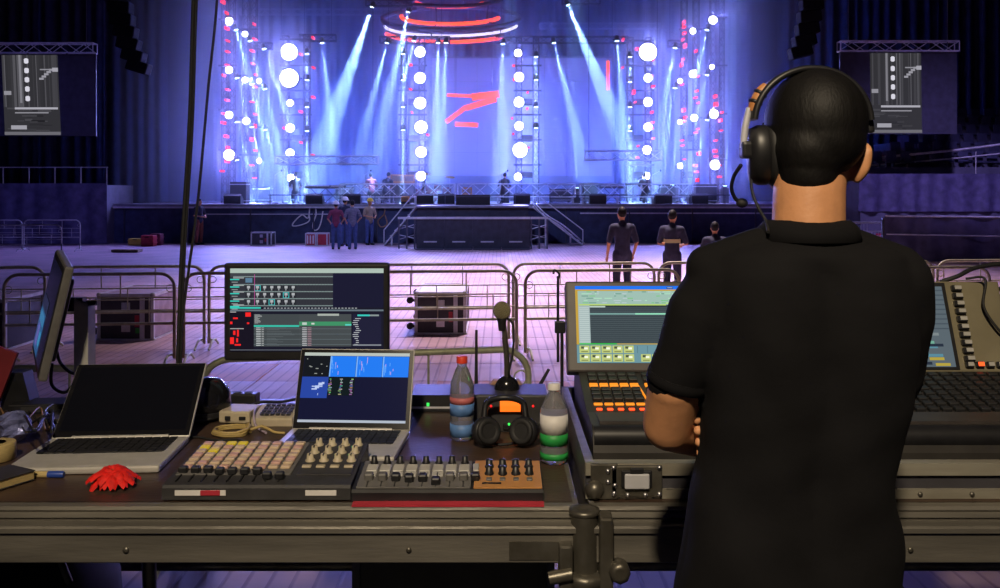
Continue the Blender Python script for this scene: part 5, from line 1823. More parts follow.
# tangle at the far corner, film, tape, folder, notebook, marker
rq = random.Random(21)
for k, lb in enumerate(('black cable tangled at the table corner, lowest loop', 'black cable tangled at the table corner, middle loop', 'black cable arching out of the corner tangle', 'thin brown cable winding through the corner tangle', 'thin black cable hooked over the corner tangle')):
    pts = [T(rq.uniform(0, 12), rq.uniform(406, 425), .01)]
    for j in range(6):
        pts.append(T(12 + j * 9 + rq.uniform(-6, 6), rq.uniform(402, 432), .005 + rq.uniform(0, .05) * (1 + (j in (2, 3)))))
    cable('tangled_cable', lb, pts, .0035 if k < 3 else .0025, ('black_rubber', 'black_rubber', 'black', 'wood', 'black')[k])
q = T(36, 412)
t = thing('cable_box', 'low black cable box among the tangled cables', 'box', (q.x, q.y, ZT))
MB().box((q.x + .02, q.y + .02, ZT + .016), (.19, .10, .030), Matrix.Rotation(.1, 3, 'Z'), bev=.004).build('body', M['black'], t)
MB().box((q.x + .02, q.y - .026, ZT + .016), (.10, .012, .016), Matrix.Rotation(.1, 3, 'Z')).build('sockets', M['grey_dark'], t)
q = T(9, 446)
fm = MB()
rf = random.Random(8)
R_ = []
for i in range(9):
    a = PI * (i + .5) / 9
    R_.append([V((q.x + .045 * math.sin(a) * math.cos(2 * PI * k / 14) * rf.uniform(.7, 1.25), q.y + .03 + .045 * math.sin(a) * math.sin(2 * PI * k / 14) * rf.uniform(.7, 1.25), ZT + .046 - .042 * math.cos(a) * rf.uniform(.85, 1.1))) for k in range(14)])
fm.loft(R_, sm=False)
fm.build('crumpled_film', M['foil'])
tag(bpy.data.objects['crumpled_film'], 'crumpled shiny bluish plastic film at the table corner', 'plastic film')
q = T(0, 463)
t = thing('tape_roll', 'tan roll of tape lying at the end of the laptop', 'tape', (q.x, q.y, ZT))
MB().lathe([(.026, .002), (.048, .002), (.050, .004), (.050, .044), (.048, .046), (.026, .046)], (q.x - .03, q.y + .03, ZT - .001), n=28).build('tape', M['paper'], t)
MB().lathe([(.022, .002), (.0262, .002), (.0262, .046), (.022, .046)], (q.x - .03, q.y + .03, ZT - .001), n=28).build('core', M['wood'], t)
q = onz(2, 395, ZT)
t = thing('red_folder', 'red folder standing upright at the rear table corner', 'folder', (-1.56, 2.85, ZT))
Rf = Matrix.Rotation(math.radians(21), 3, 'Y')
lc_ = V((-1.603, 2.86, ZT))                       # its lower corner rests on the table
MB().box(lc_ + Rf @ V((-.10, 0, .10)) + V((.0, 0, .001)), (.20, .012, .20), Rf).build('cover', M['folder_red'], t)
MB().box(lc_ + Rf @ V((-.10, .012, .10)) + V((.0, 0, .001)), (.19, .012, .19), Rf).build('pages', M['white'], t)
MB().prism([(-1.60, 2.885, ZT), (-1.50, 2.885, ZT), (-1.53, 2.885, ZT + .12), (-1.60, 2.885, ZT + .12)], (0, .06, 0)).build('stand', M['black'], t)
q = T(12, 487)
t = thing('notebook', 'thick black notebook with yellowed page edges beside the marker', 'notebook', (q.x, q.y, ZT))
Rn = Matrix.Rotation(math.radians(-28), 3, 'Z')
nc_ = V((T(-6, 486).x, T(-6, 486).y + .0, ZT))
MB().box(nc_ + V((0, 0, .014)), (.095, .14, .018), Rn).build('pages', M['paper'], t)
MB().box(nc_ + V((0, 0, .0245)), (.100, .145, .003), Rn, bev=.001, seg=1).build('cover', M['grey_dark'], t)
MB().box(nc_ + V((0, 0, .0035)), (.100, .145, .003), Rn, bev=.001, seg=1).build('cover', M['grey_dark'], t)
MB().box(nc_ + Rn @ V((-.049, 0, .0)) + V((0, 0, .014)), (.004, .145, .021), Rn).build('spine', M['grey_dark'], t)
a_, b_ = T(29, 474.5, .008), T(64, 474.5, .008)
t = thing('marker_pen', 'white and blue marker pen lying before the dark laptop', 'pen', (a_.x, a_.y, ZT))
MB().tube([a_, a_.lerp(b_, .12), a_.lerp(b_, .55)], [.005, .008, .008], 12).build('barrel', M['paper'], t)
MB().tube([a_.lerp(b_, .55), b_.lerp(a_, .05), b_], [.0085, .0085, .007], 12).build('cap', M['blue_pl'], t)

# red gerbera
q = T(111, 486)
t = thing('flower', 'red gerbera flower head lying on the table edge', 'flower', (q.x, q.y, ZT))
pet = MB()
rp_ = random.Random(2)


def petal(base, dirv, up, L, wdt):
    d = dirv.normalized()
    s_ = d.cross(up).normalized()
    mb = MB()

    def fn(u, v):
        wv = wdt * math.sin(PI * min(1, .12 + .80 * v)) ** .8 * (u - .5)
        return base + d * (L * v) + s_ * wv + up * (.012 * math.sin(PI * v) - .012 * v * v + .003 * math.cos(PI * 2 * (u - .5)))
    mb.grid(fn, 4, 6)
    n = len(mb.v)
    return mb


hc = V((q.x, q.y + .008, ZT + .022))
for lay, (cnt, L, el) in enumerate(((15, .058, -.10), (13, .050, .06), (9, .034, .35))):
    for k in range(cnt):
        a = 2 * PI * k / cnt + lay * .2 + rp_.uniform(-.08, .08)
        dv = V((math.cos(a), math.sin(a) * .9, el + rp_.uniform(-.12, .12)))
        petal(hc + V((0, 0, .002 * lay)), dv, V((0, 0, 1)), L * rp_.uniform(.85, 1.2), .032).build('petal', M['red_petal'], t, recalc=False)
MB().ell(hc + V((0, 0, .008)), (.011, .011, .007), 12, 8).build('flower_heart', M['leaf'], t)
MB().tube(spline([hc, hc + V((.01, .03, -.012)), hc + V((.02, .05, -.019))], 4), .003, 6).build('stem', M['leaf'], t)

# ------------------------------------------------------------------ console case and lighting console
CX0, CX1 = .215, 1.52
cc = thing('console_case', 'flight case tray with butterfly latch holding the lighting console', 'flight case', ((CX0 + CX1) / 2, 2.4, ZT))
zc = ZT + .082
MB().bb((CX0 - .02, 2.06, ZT + .001), (CX1, 2.075, zc - .026)).build('front_wall', M['case_panel'], cc)
MB().bb((CX0 - .02, 2.05, zc - .028), (CX1, 2.08, zc)).build('rim', M['rim'], cc)
MB().bb((CX0 - .02, 2.05, ZT + .001), (CX1, 2.08, ZT + .022)).build('lower_rim', M['rim'], cc)
MB().bb((CX0 - .02, 2.08, ZT + .001), (CX0, 2.85, zc)).build('side_wall', M['profile'], cc)
MB().bb((CX0, 2.075, ZT + .001), (CX1, 2.85, ZT + .012)).build('tray', M['case_panel'], cc)
MB().bb((CX0 - .02, 2.845, ZT + .001), (CX1, 2.86, zc)).build('rear_wall', M['case_panel'], cc)
q = W(636, 0, 2.05)
la = MB()
la.box((q.x, 2.046, ZT + .043), (.118, .008, .072), bev=.004)
lt = la.build('latch_dish', M['steel'], cc)
MB().box((q.x, 2.040, ZT + .050), (.070, .008, .040), bev=.004).build('latch_recess', M['black'], lt)
MB().box((q.x, 2.034, ZT + .046), (.056, .006, .034), bev=.003).build('latch_wing', M['alu_pale'], lt)
MB().box((q.x, 2.034, ZT + .070), (.030, .008, .012), bev=.002).build('latch_hook', M['black'], lt)
for dx in (-.052, .052):
    for dz_ in (.012, .072):
        MB().lathe([(.006, 0), (.005, .003), (.001, .004)], (q.x + dx, 2.042, ZT + dz_ + .002), (0, -1, 0), 10).build('rivet', M['alu'], cc)
for dx in (-.02, .02):
    MB().lathe([(.006, 0), (.005, .003), (.001, .004)], (q.x + dx, 2.042, ZT + .012), (0, -1, 0), 10).build('rivet', M['alu'], cc)
cb = MB()
cb.box((CX0 + .022, 2.046, ZT + .058), (.062, .008, .05), bev=.004)
cb.box((CX0 + .03, 2.046, ZT + .022), (.045, .008, .04), bev=.004)
cb.build('corner_plate', M['steel'], cc)
for dx, dz_ in ((.03, .066), (.03, .042), (.046, .034), (.044, .016)):
    MB().lathe([(.006, 0), (.005, .003), (.001, .004)], (CX0 + dx, 2.042, ZT + dz_), (0, -1, 0), 10).build('rivet', M['alu'], cc)
MB().ell((CX0 + .0, 2.045, ZT + .024), (.022, .022, .022), 16, 10).build('ball_corner', M['steel'], cc)
for px in (921, 973):
    q = W(px, 488, 2.045)
    MB().lathe([(.006, 0), (.005, .003), (.001, .004)], (q.x, 2.049, ZT + .012), (0, -1, 0), 10).build('rivet', M['steel'], cc)

lc = thing('lighting_console', 'large lighting console with tilted screens and amber keys in the case', 'console', ((CX0 + CX1) / 2, 2.45, ZT))
X0, X1 = .228, 1.50
side = [(2.20, ZT + .014), (2.20, ZT + .062), (2.215, ZT + .112), (2.235, ZT + .122), (2.34, ZT + .128), (2.345, ZT + .120), (2.62, ZT + .178), (2.76, ZT + .178), (2.78, ZT + .014)]
MB().prism([(X0, y, z) for y, z in side], (X1 - X0, 0, 0)).build('body', M['console'], lc)
MB().tube([(X0 + .003, 2.228, ZT + .095), (X1, 2.228, ZT + .095)], .028, 16).build('front_roll', M['black'], lc)
MB().bb((X0 + .02, 2.24, ZT + .1225), (X1, 2.335, ZT + .1295)).build('armrest', M['brown_bezel'], lc)
sl = (.178 - .120) / (2.62 - 2.345)
Rk = Matrix.Rotation(math.atan(sl), 3, 'X')


def K(x, y, up=0.0):
    return V((x, y, ZT + .120 + (y - 2.345) * sl + up))


# playback keys: rows of dark keys with amber label strips
for bank in range(3):
    xb = .262 + bank * .155
    for (y, m, hh, hz_) in ((2.372, 'led_orange', .009, .004), (2.402, 'key_amber', .012, .004), (2.430, 'key_dark', .018, .010), (2.458, 'key_dark', .018, .010), (2.486, 'key_dark', .018, .010), (2.520, 'key_amber', .020, .005), (2.552, 'key_dark', .020, .010), (2.582, 'key_dark', .020, .010)):
        for k in range(5):
            x = xb + k * .0285
            MB().box(K(x, y, hz_ / 2), (.0235 if m != 'led_orange' else .016, hh, hz_), Rk, bev=.0015, seg=1).build('key', M[m], lc)
    if bank < 2:
        MB().box(K(xb + .130, 2.465, .003), (.004, .10, .004), Matrix.Rotation(.12, 3, 'Z') @ Rk).build('divider', M['key_amber'], lc)
# command keys on the far side
for r in range(8):
    for k in range(17):
        x = .90 + k * .034
        y = 2.365 + r * .031
        if r in (4, 5, 6) and k < 4:
            continue
        m = 'key_dark'
        rr_ = (r * 31 + k * 17) % 41
        MB().box(K(x, y, .006), (.024, .021, .011), Rk, bev=.002, seg=1).build('key', M[m], lc)
cells = [(0, 0, 1, 1, (.03, .04, .05)), (0, .0, 1, .2, (.03, .18, .24)), (.1, .5, .9, .55, (.06, .07, .08))]
o = K(.895, 2.475, .004)
display('touch_display', o, (.115, 0, 0), Rk @ V((0, .10, 0)), cells, lc)
# tilted screen wall
z0, z1 = ZT + .178, 1.832
tilt_ = math.atan2(.10, z1 - z0)
Rt = Matrix.Rotation(-tilt_, 3, 'X')


def U(x, v, out=0.0):
    """point on the screen wall; v in metres up the slope"""
    return V((x, 2.61, z0)) + Rt @ V((0, -out, v))


Lw = (z1 - z0) / math.cos(tilt_)
sw = MB()
sw.box((X0 + (.86 - X0) / 2, 0, 0), (1, 1, 1)) if False else None
for (xa_, xb_, m, nm) in ((.197, .80, 'brown_bezel', 'screen_wing'), (.803, 1.50, 'olive_face', 'control_wing')):
    c_ = (U(xa_, Lw / 2, -.03) + U(xb_, Lw / 2, -.03)) / 2
    MB().box(c_, (xb_ - xa_, .06, Lw), Rt, bev=.006).build(nm, M[m], lc)
    MB().box((c_.x, 2.70, ZT + .10), (.20, .06, .18)).build('wing_foot', M['console'], lc)


def ui_cells(rnd):
    cs_ = [(0, 0, 1, 1, (.10, .20, .20)), (0, .955, 1, 1, (.01, .14, .75)), (0, .935, 1, .955, (.45, .28, .04)), (.0, .235, .015, .94, (.45, .28, .04)), (0, .235, 1, .247, (.45, .28, .04))]
    cs_ += [(.015, .75, 1, .935, (.28, .42, .36)), (.015, .25, .085, .75, (.30, .38, .38)), (.085, .25, 1, .75, (.025, .035, .042))]
    for k in range(18):
        v0 = .262 + k * .026
        cs_.append((.085, v0, 1, v0 + .009, (.075, .10, .11)))
        cs_.append((.02, v0, .08, v0 + .012, (.42, .50, .48)))
    for k in range(90):
        u, v0 = rnd.uniform(.02, .94), rnd.choice([.77, .80, .83, .86, .89, .915])
        cs_.append((u, v0, u + rnd.uniform(.01, .05), v0 + .012, rnd.choice([(.12, .26, .20), (.35, .60, .42), (.16, .45, .18), (.40, .48, .50)])))
    cs_ += [(.02, .742, .55, .757, (.40, .55, .10)), (.55, .765, 1, .778, (.45, .65, .12)), (.085, .62, .36, .640, (.16, .30, .28)), (.36, .62, .62, .640, (.25, .60, .42)), (.085, .715, .18, .735, (.40, .50, .45))]
    cs_ += [(.0, .0, 1, .225, (.12, .24, .28)), (.015, .235, .24, .25, (.03, .45, .06))]
    for u0, n_, v0 in ((.015, 5, .125), (.015, 5, .015), (.38, 3, .015)):
        for k in range(n_):
            u = u0 + k * .066
            cs_.append((u, v0, u + .060, v0 + .095, (.42, .48, .16)))
            cs_.append((u + .01, v0 + .055, u + .03, v0 + .085, (.06, .08, .05)))
            cs_.append((u + .028, v0 + .045, u + .05, v0 + .072, (.75, .78, .62)))
            cs_.append((u + .01, v0 + .012, u + .05, v0 + .024, (.16, .18, .06)))
    for k in range(8):
        cs_.append((.36 + k * .06, .125, .363 + k * .06, .215, (.06, .12, .14)))
    for k in range(6):
        cs_.append((.56 + k * .07, .962, .60 + k * .07, .985, (.03, .05, .12)))
        cs_.append((.565 + k * .07, .972, .595 + k * .07, .980, (.35, .40, .50)))
    return cs_


bx0, bx1 = .225, .715
b0, b1 = .026, Lw - .016
display('display', U(bx0, b0, .0012), (bx1 - bx0, 0, 0), U(bx0, b1, .0012) - U(bx0, b0, .0012), ui_cells(random.Random(3)), lc, 'screen_hi', .0012)
c2 = [(0, 0, 1, 1, (.10, .13, .15))]
r2_ = random.Random(6)
for k in range(50):
    u, v0 = r2_.uniform(0, .9), r2_.uniform(.0, .42)
    c2.append((u, v0, u + .09, v0 + .035, r2_.choice([(.10, .25, .32), (.02, .03, .05), (.45, .35, .05), (.16, .40, .30), (.20, .24, .25)])))
for k in range(9):
    c2.append((.0, .46 + k * .06, 1, .475 + k * .06, (.06, .08, .10)))
q = W(948, 0, 2.66)
sx1 = q.x
dp0 = U(.84, .02, .0012)
MB().box((U(.84, Lw / 2, .0) + U(sx1 + .012, Lw / 2, 0)) / 2, (sx1 + .012 - .84, .004, Lw - .012), Rt, bev=.001, seg=1).build('display_frame', M['black'], lc)
display('display', U(.846, .014, .0035), (sx1 - .846, 0, 0), U(.846, Lw - .018, .0035) - U(.846, .014, .0035), c2, lc, 'screen', .0012)
for k in range(10):
    v = Lw - .024 - k * (Lw - .055) / 9.3
    x = sx1 + .042
    kb_ = MB().box(U(x, v, .006), (.030, .012, .017), Rt, bev=.002, seg=1).build('key', M['black'], lc)
    MB().box(U(x + .003, v + .001, .0125), (.020, .002, .011), Rt).build('key_cap', M['grey_lt'], kb_)
for k in range(5):
    x = W(968, 0, 2.62).x + k * .030
    kb_ = MB().box(U(x, .020, .006), (.023, .012, .017), Rt, bev=.002, seg=1).build('key', M['black'], lc)
    MB().box(U(x + .002, .021, .0125), (.016, .002, .011), Rt).build('key_cap', M['led_orange' if k == 1 else 'grey_lt'], kb_)
cable('console_cable', 'thick black cable arching over the olive console panel', [U(1.335, Lw, .0) + V((0, .02, -.005)), W(958, 276, 2.72), W(975, 268, 2.74), W(1003, 264, 2.76), W(1030, 268, 2.78), U(1.49, Lw, 0) + V((.03, .03, -.03))], .007, 'black_rubber')
cable('console_cable', 'thin black cable curling down the olive console panel', [U(1.40, Lw, .004) + V((0, .0, .006)), W(985, 279, 2.68), U(1.43, .19, .02), U(1.46, .12, .02), U(1.49, .10, .01)], .004, 'black_rubber')

# ------------------------------------------------------------------ cables hanging from the roof
for (xa_, xb_, yb_, lb, r_) in ((193.5, 177, 395, 'thick black cable hanging straight down behind the dark laptop', .0065), (196.5, 180, 392, 'black cable hanging close beside the thick one', .0045)):
    a_, b_ = W(xa_, 0, 2.98), W(xb_, yb_, 2.98)
    dirv = (a_ - b_)
    top = b_ + dirv * ((16 - b_.z) / dirv.z)
    b_ = b_ + dirv * ((ZT - b_.z) / dirv.z)
    cable('hanging_cable', lb, [b_, b_.lerp(a_, .35) + V((-.004, 0, 0)), b_.lerp(a_, .7) + V((.004, 0, 0)), a_, a_ + dirv * .4, a_ + dirv * .9, a_ + dirv * 2, a_.lerp(top, .4), top], r_, 'black_rubber')
a_, m_, b_ = W(217, 0, 2.98), W(198, 200, 2.98), W(188, 275, 2.98)
top = V((a_.x + .5, 2.98, 16))
cable('hanging_cable', 'thinner slack cable hanging from the roof and joining the thick one', [W(181, 330, 2.975), b_, m_, W(208, 90, 2.98), a_, a_.lerp(top, .03), a_.lerp(top, .08), a_.lerp(top, .2), a_.lerp(top, .5), top], .0045, 'black_rubber')

# ================================================================== the operator
DM = 1.53


def Wm(px, py, d=DM):
    return W(px, py, d)


def fist_finger(mb, pts, r):
    mb.limb([V(p) for p in pts], [r, r * .95, r * .8][:len(pts)], 10)


# --- skin body as one surface
b = MB()
hc = Wm(812, 126, 1.575)                      # middle of the skull
Rh = Matrix.Rotation(math.radians(12), 3, 'Z')
b.ell(hc, (.077, .097, .092), 22, 14, R=Rh)
b.ell(hc + Rh @ V((0, .03, -.045)), (.066, .075, .075), 18, 12, R=Rh)
b.ell(hc + Rh @ V((0, .055, -.085)), (.050, .050, .045), 16, 10, R=Rh)      # jaw and chin
b.ell(hc + Rh @ V((0, .105, -.030)), (.013, .020, .026), 10, 8, R=Rh)       # nose
b.ell(hc + Rh @ V((0, .100, -.070)), (.024, .010, .010), 10, 8, R=Rh)       # lips
b.limb([Wm(808, 232, 1.54), Wm(809, 195, 1.55), Wm(811, 165, 1.565)], [.0615, .0605, .060], 18)
b.limb([Wm(808, 232, 1.54), Wm(808, 275, 1.545)], [.062, .070], 16)
ec = Wm(862.5, 162, 1.545)
Re = Matrix.Rotation(math.radians(11), 3, 'Y') @ Matrix.Rotation(math.radians(18), 3, 'Z')
b.ell(ec, (.013, .019, .036), 14, 12, R=Re)
b.ell(ec + V((.005, -.012, .006)), (.005, .007, .026), 10, 8, R=Re)
b.ell(ec + V((-.010, 0, -.027)), (.009, .011, .012), 10, 8)
b.limb([ec + V((-.03, .01, -.01)), ec + V((-.006, .004, .0))], [.022, .012], 12)
b.ell(Wm(764, 163, 1.575), (.011, .017, .034), 12, 10)
# trunk
zs = [(.90, .150), (1.10, .140), (1.32, .150)]
base = Wm(795, 588, 1.56)
trunk = []
for (y, xl, xr, yc, hy) in ((262, 740, 876, 1.548, .070), (300, 722, 890, 1.552, .092), (340, 722, 892, 1.556, .098), (400, 722, 886, 1.56, .098), (470, 716, 870, 1.56, .094), (545, 704, 875, 1.56, .098), (600, 698, 876, 1.56, .10)):
    l, r = W(xl, y, yc), W(xr, y, yc)
    trunk.append([V(((l.x + r.x) / 2 + (r.x - l.x) / 2 * math.cos(2 * PI * k / 24), yc + hy * math.sin(2 * PI * k / 24), l.z)) for k in range(24)])
b.loft(trunk)
b.limb([Wm(735, 287, 1.545), Wm(882, 287, 1.545)], [.052, .052], 14)
# his left arm (bare below the sleeve), forearm folded across the chest
LA = [Wm(722, 290, 1.545), Wm(676, 385, 1.575), Wm(668, 425, 1.615)]
b.limb(LA, [.056, .050, .046], 16)
b.limb([Wm(668, 425, 1.615), Wm(700, 434, 1.70), Wm(765, 428, 1.80), Wm(800, 424, 1.83)], [.046, .044, .034, .029], 16)
# his right arm
b.limb([Wm(896, 290, 1.545), Wm(888, 380, 1.62), Wm(872, 410, 1.70)], [.056, .048, .044], 16)
b.limb([Wm(872, 410, 1.70), Wm(800, 428, 1.765), Wm(738, 430, 1.735)], [.044, .036, .028], 14)
# right hand tucked beside the left upper arm: palm and fingers
b.ell(Wm(722, 431, 1.695), (.022, .045, .040), 14, 10, R=Matrix.Rotation(math.radians(-20), 3, 'Z'))
# legs
for sx in (-1, 1):
    hx = base.x + sx * .09
    b.limb([V((hx, 1.56, 1.42)), V((hx + sx * .02, 1.55, 1.02)), V((hx + sx * .03, 1.58, .62))], [.088, .062, .046], 16)
    b.limb([V((hx + sx * .03, 1.575, .585)), V((hx + sx * .06, 1.76, .575))], [.045, .036], 12)
me = remesh(b, 'person', .0055, 6)
bm = bmesh.new()
bm.from_mesh(me)
hb = MB()
# four fingers of the right hand, unequal, bent round the left arm; thumb rising from the palm side
for k, (y, L, rr_) in enumerate(((411, 1.0, .0092), (422, 1.1, .0096), (433.5, 1.05, .0094), (444.5, .85, .0085))):
    p0 = Wm(716, y + 2, 1.672)
    p1 = Wm(705 + k * .4, y - 1, 1.632 - .006 * L)
    p2 = Wm(698.5 + k * .9, y + 2.5, 1.603 - .008 * L)
    p3 = Wm(697 + k * 1.1, y + 9, 1.585 - .008 * L)
    pts = spline([p0, p1, p2, p3], 5)
    hb.tube(pts, [rr_ * (1.06 - .25 * i / (len(pts) - 1)) for i in range(len(pts))], 12)
    hb.ell(p3, (rr_ * .82,) * 3, 10, 8)
    hb.ell(p2 + V((0, -.0005, 0)), (rr_ * 1.06,) * 3, 10, 8)
p0, p1, p2 = Wm(722, 408, 1.70), Wm(716, 396, 1.66), Wm(709, 392, 1.635)
hb.tube(spline([p0, p1, p2], 5), [.0125 - .0005 * i for i in range(11)], 12)
hb.ell(p2, (.0075,) * 3, 10, 8)
# the left hand resting on the right upper arm, out of sight behind the trunk
lw = Wm(800, 424, 1.83)
hb.ell(lw + V((.05, -.005, .01)), (.045, .018, .04), 14, 10)
for k in range(4):
    o_ = lw + V((.085, -.01, .035 - k * .020))
    hb.tube(spline([o_, o_ + V((.035, -.012, 0)), o_ + V((.055, -.035, -.002))], 4), [.009 - .0003 * i for i in range(9)], 10)
hb.tube(spline([lw + V((.03, 0, .035)), lw + V((.05, -.008, .065)), lw + V((.075, -.015, .075))], 4), [.011 - .0004 * i for i in range(9)], 10)
bm.from_mesh(hb.mesh('h'))
for f in bm.faces:
    f.smooth = True
bm.to_mesh(me)
bm.free()
man = link('person', me, M['skin'])
tag(man, 'person in black polo shirt and headset standing with folded arms at the console', 'person')

# nails
for k, (x, y, d) in enumerate(((697.2, 419, 1.5665), (698.3, 430.2, 1.5655), (699.4, 441.8, 1.566), (700.6, 453.0, 1.5695))):
    pass

# --- polo shirt
s = MB()
rows = [(238, 764, 850, 1.545, .060), (242, 750, 864, 1.545, .075), (248, 728, 886, 1.545, .088), (254, 712, 900, 1.545, .096), (272, 703, 908, 1.547, .104), (300, 701, 912, 1.55, .114), (340, 702, 912, 1.555, .122),
        (400, 703, 905, 1.56, .122), (445, 700, 895, 1.56, .118), (470, 697, 889, 1.56, .117), (500, 691, 890, 1.56, .118), (545, 684, 895, 1.56, .122), (590, 676, 896, 1.56, .126), (625, 673, 898, 1.56, .128)]
rings = []
NS = 48
for (y, xl, xr, yc, hy) in rows:
    l, r = W(xl, y, yc), W(xr, y, yc)
    cx, hx = (l.x + r.x) / 2, (r.x - l.x) / 2
    ring = []
    for k in range(NS):
        a = 2 * PI * k / NS
        ca, sa = math.cos(a), math.sin(a)
        e_ = .80
        # shallow spine furrow and shoulder blades on the back (-Y side)
        fx = math.copysign(abs(ca) ** e_, ca)
        fy = math.copysign(abs(sa) ** e_, sa)
        yy = hy * fy
        if sa < 0 and 255 < y < 520:
            g_ = math.exp(-(fx / .16) ** 2) * .010 - math.exp(-((abs(fx) - .45) / .22) ** 2) * .008 * (1 if y < 380 else .3)
            yy += g_
        ring.append(V((cx + hx * fx, yc + yy, l.z)))
    rings.append(ring)
s.loft(rings)
s.limb([Wm(728, 283, 1.545), Wm(705, 315, 1.552), Wm(681, 372, 1.570)], [.066, .066, .053], 20)
s.limb([Wm(708, 268, 1.545), Wm(760, 250, 1.545)], [.040, .040], 14)
s.limb([Wm(892, 283, 1.545), Wm(896, 320, 1.557), Wm(888, 372, 1.60), Wm(876, 402, 1.665)], [.066, .062, .060, .056], 20)
s.limb([Wm(899, 268, 1.545), Wm(850, 250, 1.545)], [.040, .040], 14)
s.limb([Wm(893, 380, 1.60), Wm(882, 440, 1.61)], [.040, .020], 12)
# sleeve flares at the hem
s.limb([Wm(682, 366, 1.570), Wm(677, 381, 1.576)], [.0545, .0535], 20)
me = remesh(s, 'polo_shirt', .0060, 8, .5)
# cloth folds: slanted ridges gathering at the waist and under the arm
norms = [v_.normal.copy() for v_ in me.vertices]
newco = []
for vi, vtx in enumerate(me.vertices):
    p = vtx.co.copy()
    u = p.x - .50
    z = p.z
    fy = 1.0 if p.y < 1.56 else .25
    low = max(0.0, min(1.0, (1.86 - z) / .28))
    d_ = (.0042 * low ** 2) * math.sin(34 * (z * .75 + u * .85) + 2.2 * math.sin(9 * u)) + .0018 * low * math.sin(57 * (z * .9 - u * .45) + 3 * math.sin(7 * z))
    hi = max(0.0, 1 - abs(z - 1.86) / .16)
    d_ += .0022 * hi * math.sin(60 * (u * .9 + z * .5))
    p += norms[vi] * d_ * fy
    newco += [p.x, p.y, p.z]
me.vertices.foreach_set('co', newco)
me.update()
sh_ = link('polo_shirt', me, M['shirt'], man)

# collar: a folded band, open at the front
c = MB()
co, ci, up_ = [], [], []
for k in range(41):
    a = math.radians(-250 + 320 * k / 40)
    ca, sa = math.cos(a), math.sin(a)
    topc = Wm(807, 219.5, 1.552)
    botc = Wm(807, 238, 1.55)
    t_ = topc + V((.0710 * ca, .066 * sa, .0 - .010 * max(0, sa)))
    i_ = topc + V((.0640 * ca, .061 * sa, -.004 - .010 * max(0, sa)))
    o_ = botc + V((.0900 * ca, .090 * sa, -.004 - .02 * max(0, sa)))
    m_ = topc.lerp(botc, .40) + V((.0840 * ca, .083 * sa, -.012 * max(0, sa)))
    ib = botc + V((.0700 * ca, .066 * sa, -.01))
    co.append([i_, t_, m_, o_, o_ + V((-.004 * ca, -.004 * sa, -.002)), ib])
vsr = [p for rg_ in co for p in rg_]
n = 6
fs = []
for k in range(40):
    for j in range(n):
        j2 = (j + 1) % n
        fs.append((k * n + j, k * n + j2, (k + 1) * n + j2, (k + 1) * n + j))
fs.append(tuple(range(n)))
fs.append(tuple(range(40 * n, 41 * n)))
c.add(vsr, fs, 0, True)
c.build('collar', M['shirt'], sh_)
hm_ = MB()
hq = [Wm(679, 380, 1.574)]
ax = (Wm(676, 388, 1.578) - Wm(682, 366, 1.570)).normalized()
hm_.lathe([(.0555, -.010), (.0565, -.004), (.0565, .006), (.053, .008)], Wm(678.5, 380, 1.5745), ax, 28)
hm_.build('sleeve_band', M['shirt'], sh_)

# --- trousers, belt, shoes
tr = MB()
tr.limb([V((base.x - .045, 1.56, 1.40)), V((base.x + .045, 1.56, 1.40))], [.128, .128], 18)
for sx in (-1, 1):
    hx = base.x + sx * .09
    tr.limb([V((hx, 1.56, 1.38)), V((hx + sx * .02, 1.55, 1.02)), V((hx + sx * .03, 1.58, .61))], [.104, .080, .066], 18)
tm_ = remesh(tr, 'trousers', .010, 5)
link('trousers', tm_, M['trousers'], man)
for sx in (-1, 1):
    hx = base.x + sx * .09
    shm = remesh(MB().limb([V((hx + sx * .03, 1.57, .588)), V((hx + sx * .06, 1.77, .578))], [.054, .046], 14), 'shoe', .008, 4)
    link('shoe', shm, M['black'], man)

# --- hair: close cropped shell over the skull, tapering into the nape
hr_ = MB()
hr_.ell(hc + Rh @ V((0, -.010, .006)), (.0835, .096, .0935), 26, 18, R=Rh)
hr_.ell(hc + Rh @ V((0, -.030, -.022)), (.0735, .074, .070), 24, 16, R=Rh)
hr_.limb([Wm(811, 150, 1.540), Wm(809, 172, 1.535), Wm(808, 190, 1.524)], [.0645, .050, .028], 20)
hm_ = remesh(hr_, 'hair', .005, 6)
ho = link('hair', hm_, M['hair'], man)
# face details on the side turned away
ey = MB()
for sx in (-1, 1):
    ey.ell(hc + Rh @ V((sx * .031, .088, -.012)), (.012, .010, .008), 10, 8)
ey.build('eyes', M['white'], man)
br = MB()
for sx in (-1, 1):
    br.tube([hc + Rh @ V((sx * .016, .096, .010)), hc + Rh @ V((sx * .032, .093, .014)), hc + Rh @ V((sx * .047, .082, .008))], .004, 6)
br.build('eyebrows', M['hair'], man)

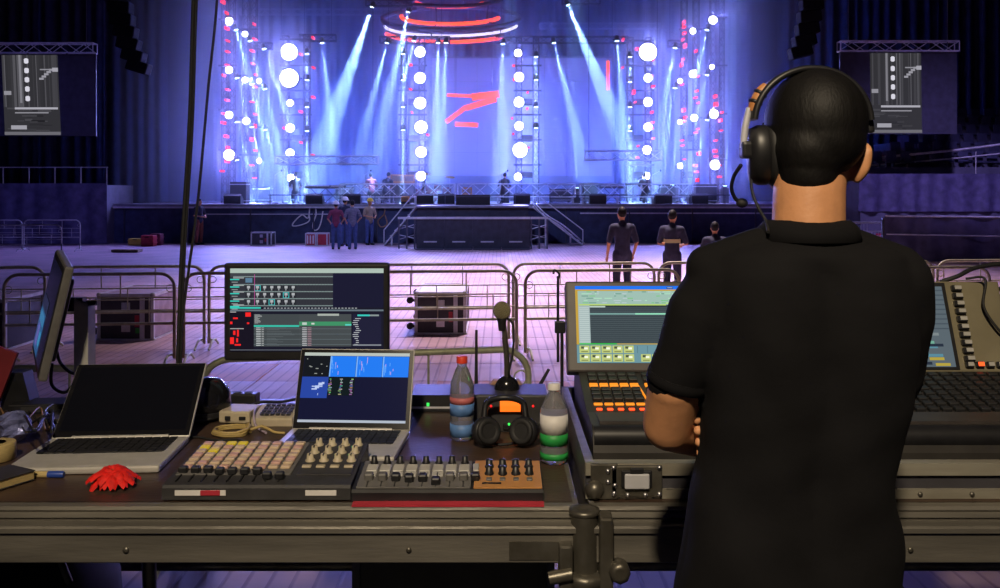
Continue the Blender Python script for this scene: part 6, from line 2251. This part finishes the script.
# --- headset (one ear cup with microphone, pad on the other temple)
hs = thing('headset', 'black single ear headset with tan padded band and boom microphone', 'headset', Wm(808, 100, 1.575))
bc = Wm(808.5, 124, 1.572)
pts = []
for k in range(25):
    a = math.radians(176 - 173 * k / 24)
    pts.append(bc + V((.1005 * math.cos(a), -.012 + .0 * k, .0945 * math.sin(a))))
bd = MB()
rings = []
for k, p in enumerate(pts):
    t_ = (pts[min(k + 1, 24)] - pts[max(k - 1, 0)]).normalized()
    nrm = V((0, 1, 0)).cross(t_).normalized()
    wv = .017
    th = .0055
    rings.append([p + V((0, wv * cx_, 0)) + nrm * th * cy_ for cx_, cy_ in ((-1, -.5), (-.7, -1), (.7, -1), (1, -.5), (1, .5), (.7, 1), (-.7, 1), (-1, .5))])
bd.loft(rings)
bd.build('headband', M['black'], hs)
pp = [bc + V((.1035 * math.cos(math.radians(a)), -.012, .0975 * math.sin(math.radians(a)))) for a in (168, 160, 152, 145, 138)]
MB().tube(pp, [.0085, .0105, .0105, .0105, .008], 12).build('tan_padding', M['tan_leather'], hs)
for a in (148, 158):
    q = bc + V((.1035 * math.cos(math.radians(a)), -.012, .0975 * math.sin(math.radians(a))))
    MB().ell(q, (.013, .013, .006), 10, 8, R=Matrix.Rotation(math.radians(90 - a + 90), 3, 'Y')).build('stitch_band', M['black'], hs)
MB().tube([Wm(749, 108, 1.56), Wm(745, 128, 1.56), Wm(743, 148, 1.562)], [.0055, .0065, .006], 10).build('slider', M['alu_pale'], hs)
MB().box(Wm(748, 150, 1.562), (.026, .03, .030), bev=.006).build('pivot_block', M['black'], hs)
cup = Wm(763, 155, 1.575)
cu = MB().lathe([(.012, -.026), (.040, -.024), (.046, -.010), (.046, .004), (.042, .012), (.02, .014)], cup, (1, -.12, .04), 28, scale=(1.15, .82, 1)).build('ear_cup', M['black'], hs)
MB().lathe([(.020, 0), (.044, .002), (.049, .010), (.046, .018), (.03, .020)], cup + V((.006, 0, 0)), (1, -.12, .04), 28, scale=(1.15, .82, 1)).build('cushion', M['black_rubber'], cu)
MB().box(Wm(867, 124, 1.572), (.012, .036, .034), Matrix.Rotation(-.15, 3, 'Y'), bev=.005).build('temple_pad', M['black'], hs)
bp_ = spline([Wm(741, 165, 1.575), Wm(734, 176, 1.60), Wm(731.5, 188, 1.62), Wm(735, 198, 1.635), Wm(741, 203, 1.64)], 6)
MB().tube(bp_, .0035, 8).build('boom', M['black_rubber'], hs)
MB().ell(Wm(742, 203, 1.64), (.011, .010, .009), 14, 10).build('microphone', M['black_rubber'], hs)
MB().tube(spline([Wm(751, 172, 1.57), Wm(752, 190, 1.565), Wm(758, 207, 1.555), Wm(766, 221, 1.545), Wm(768, 232, 1.50)], 7), .0028, 8).build('cable', M['black_rubber'], hs)

bpy.data.scenes.remove(TMP)
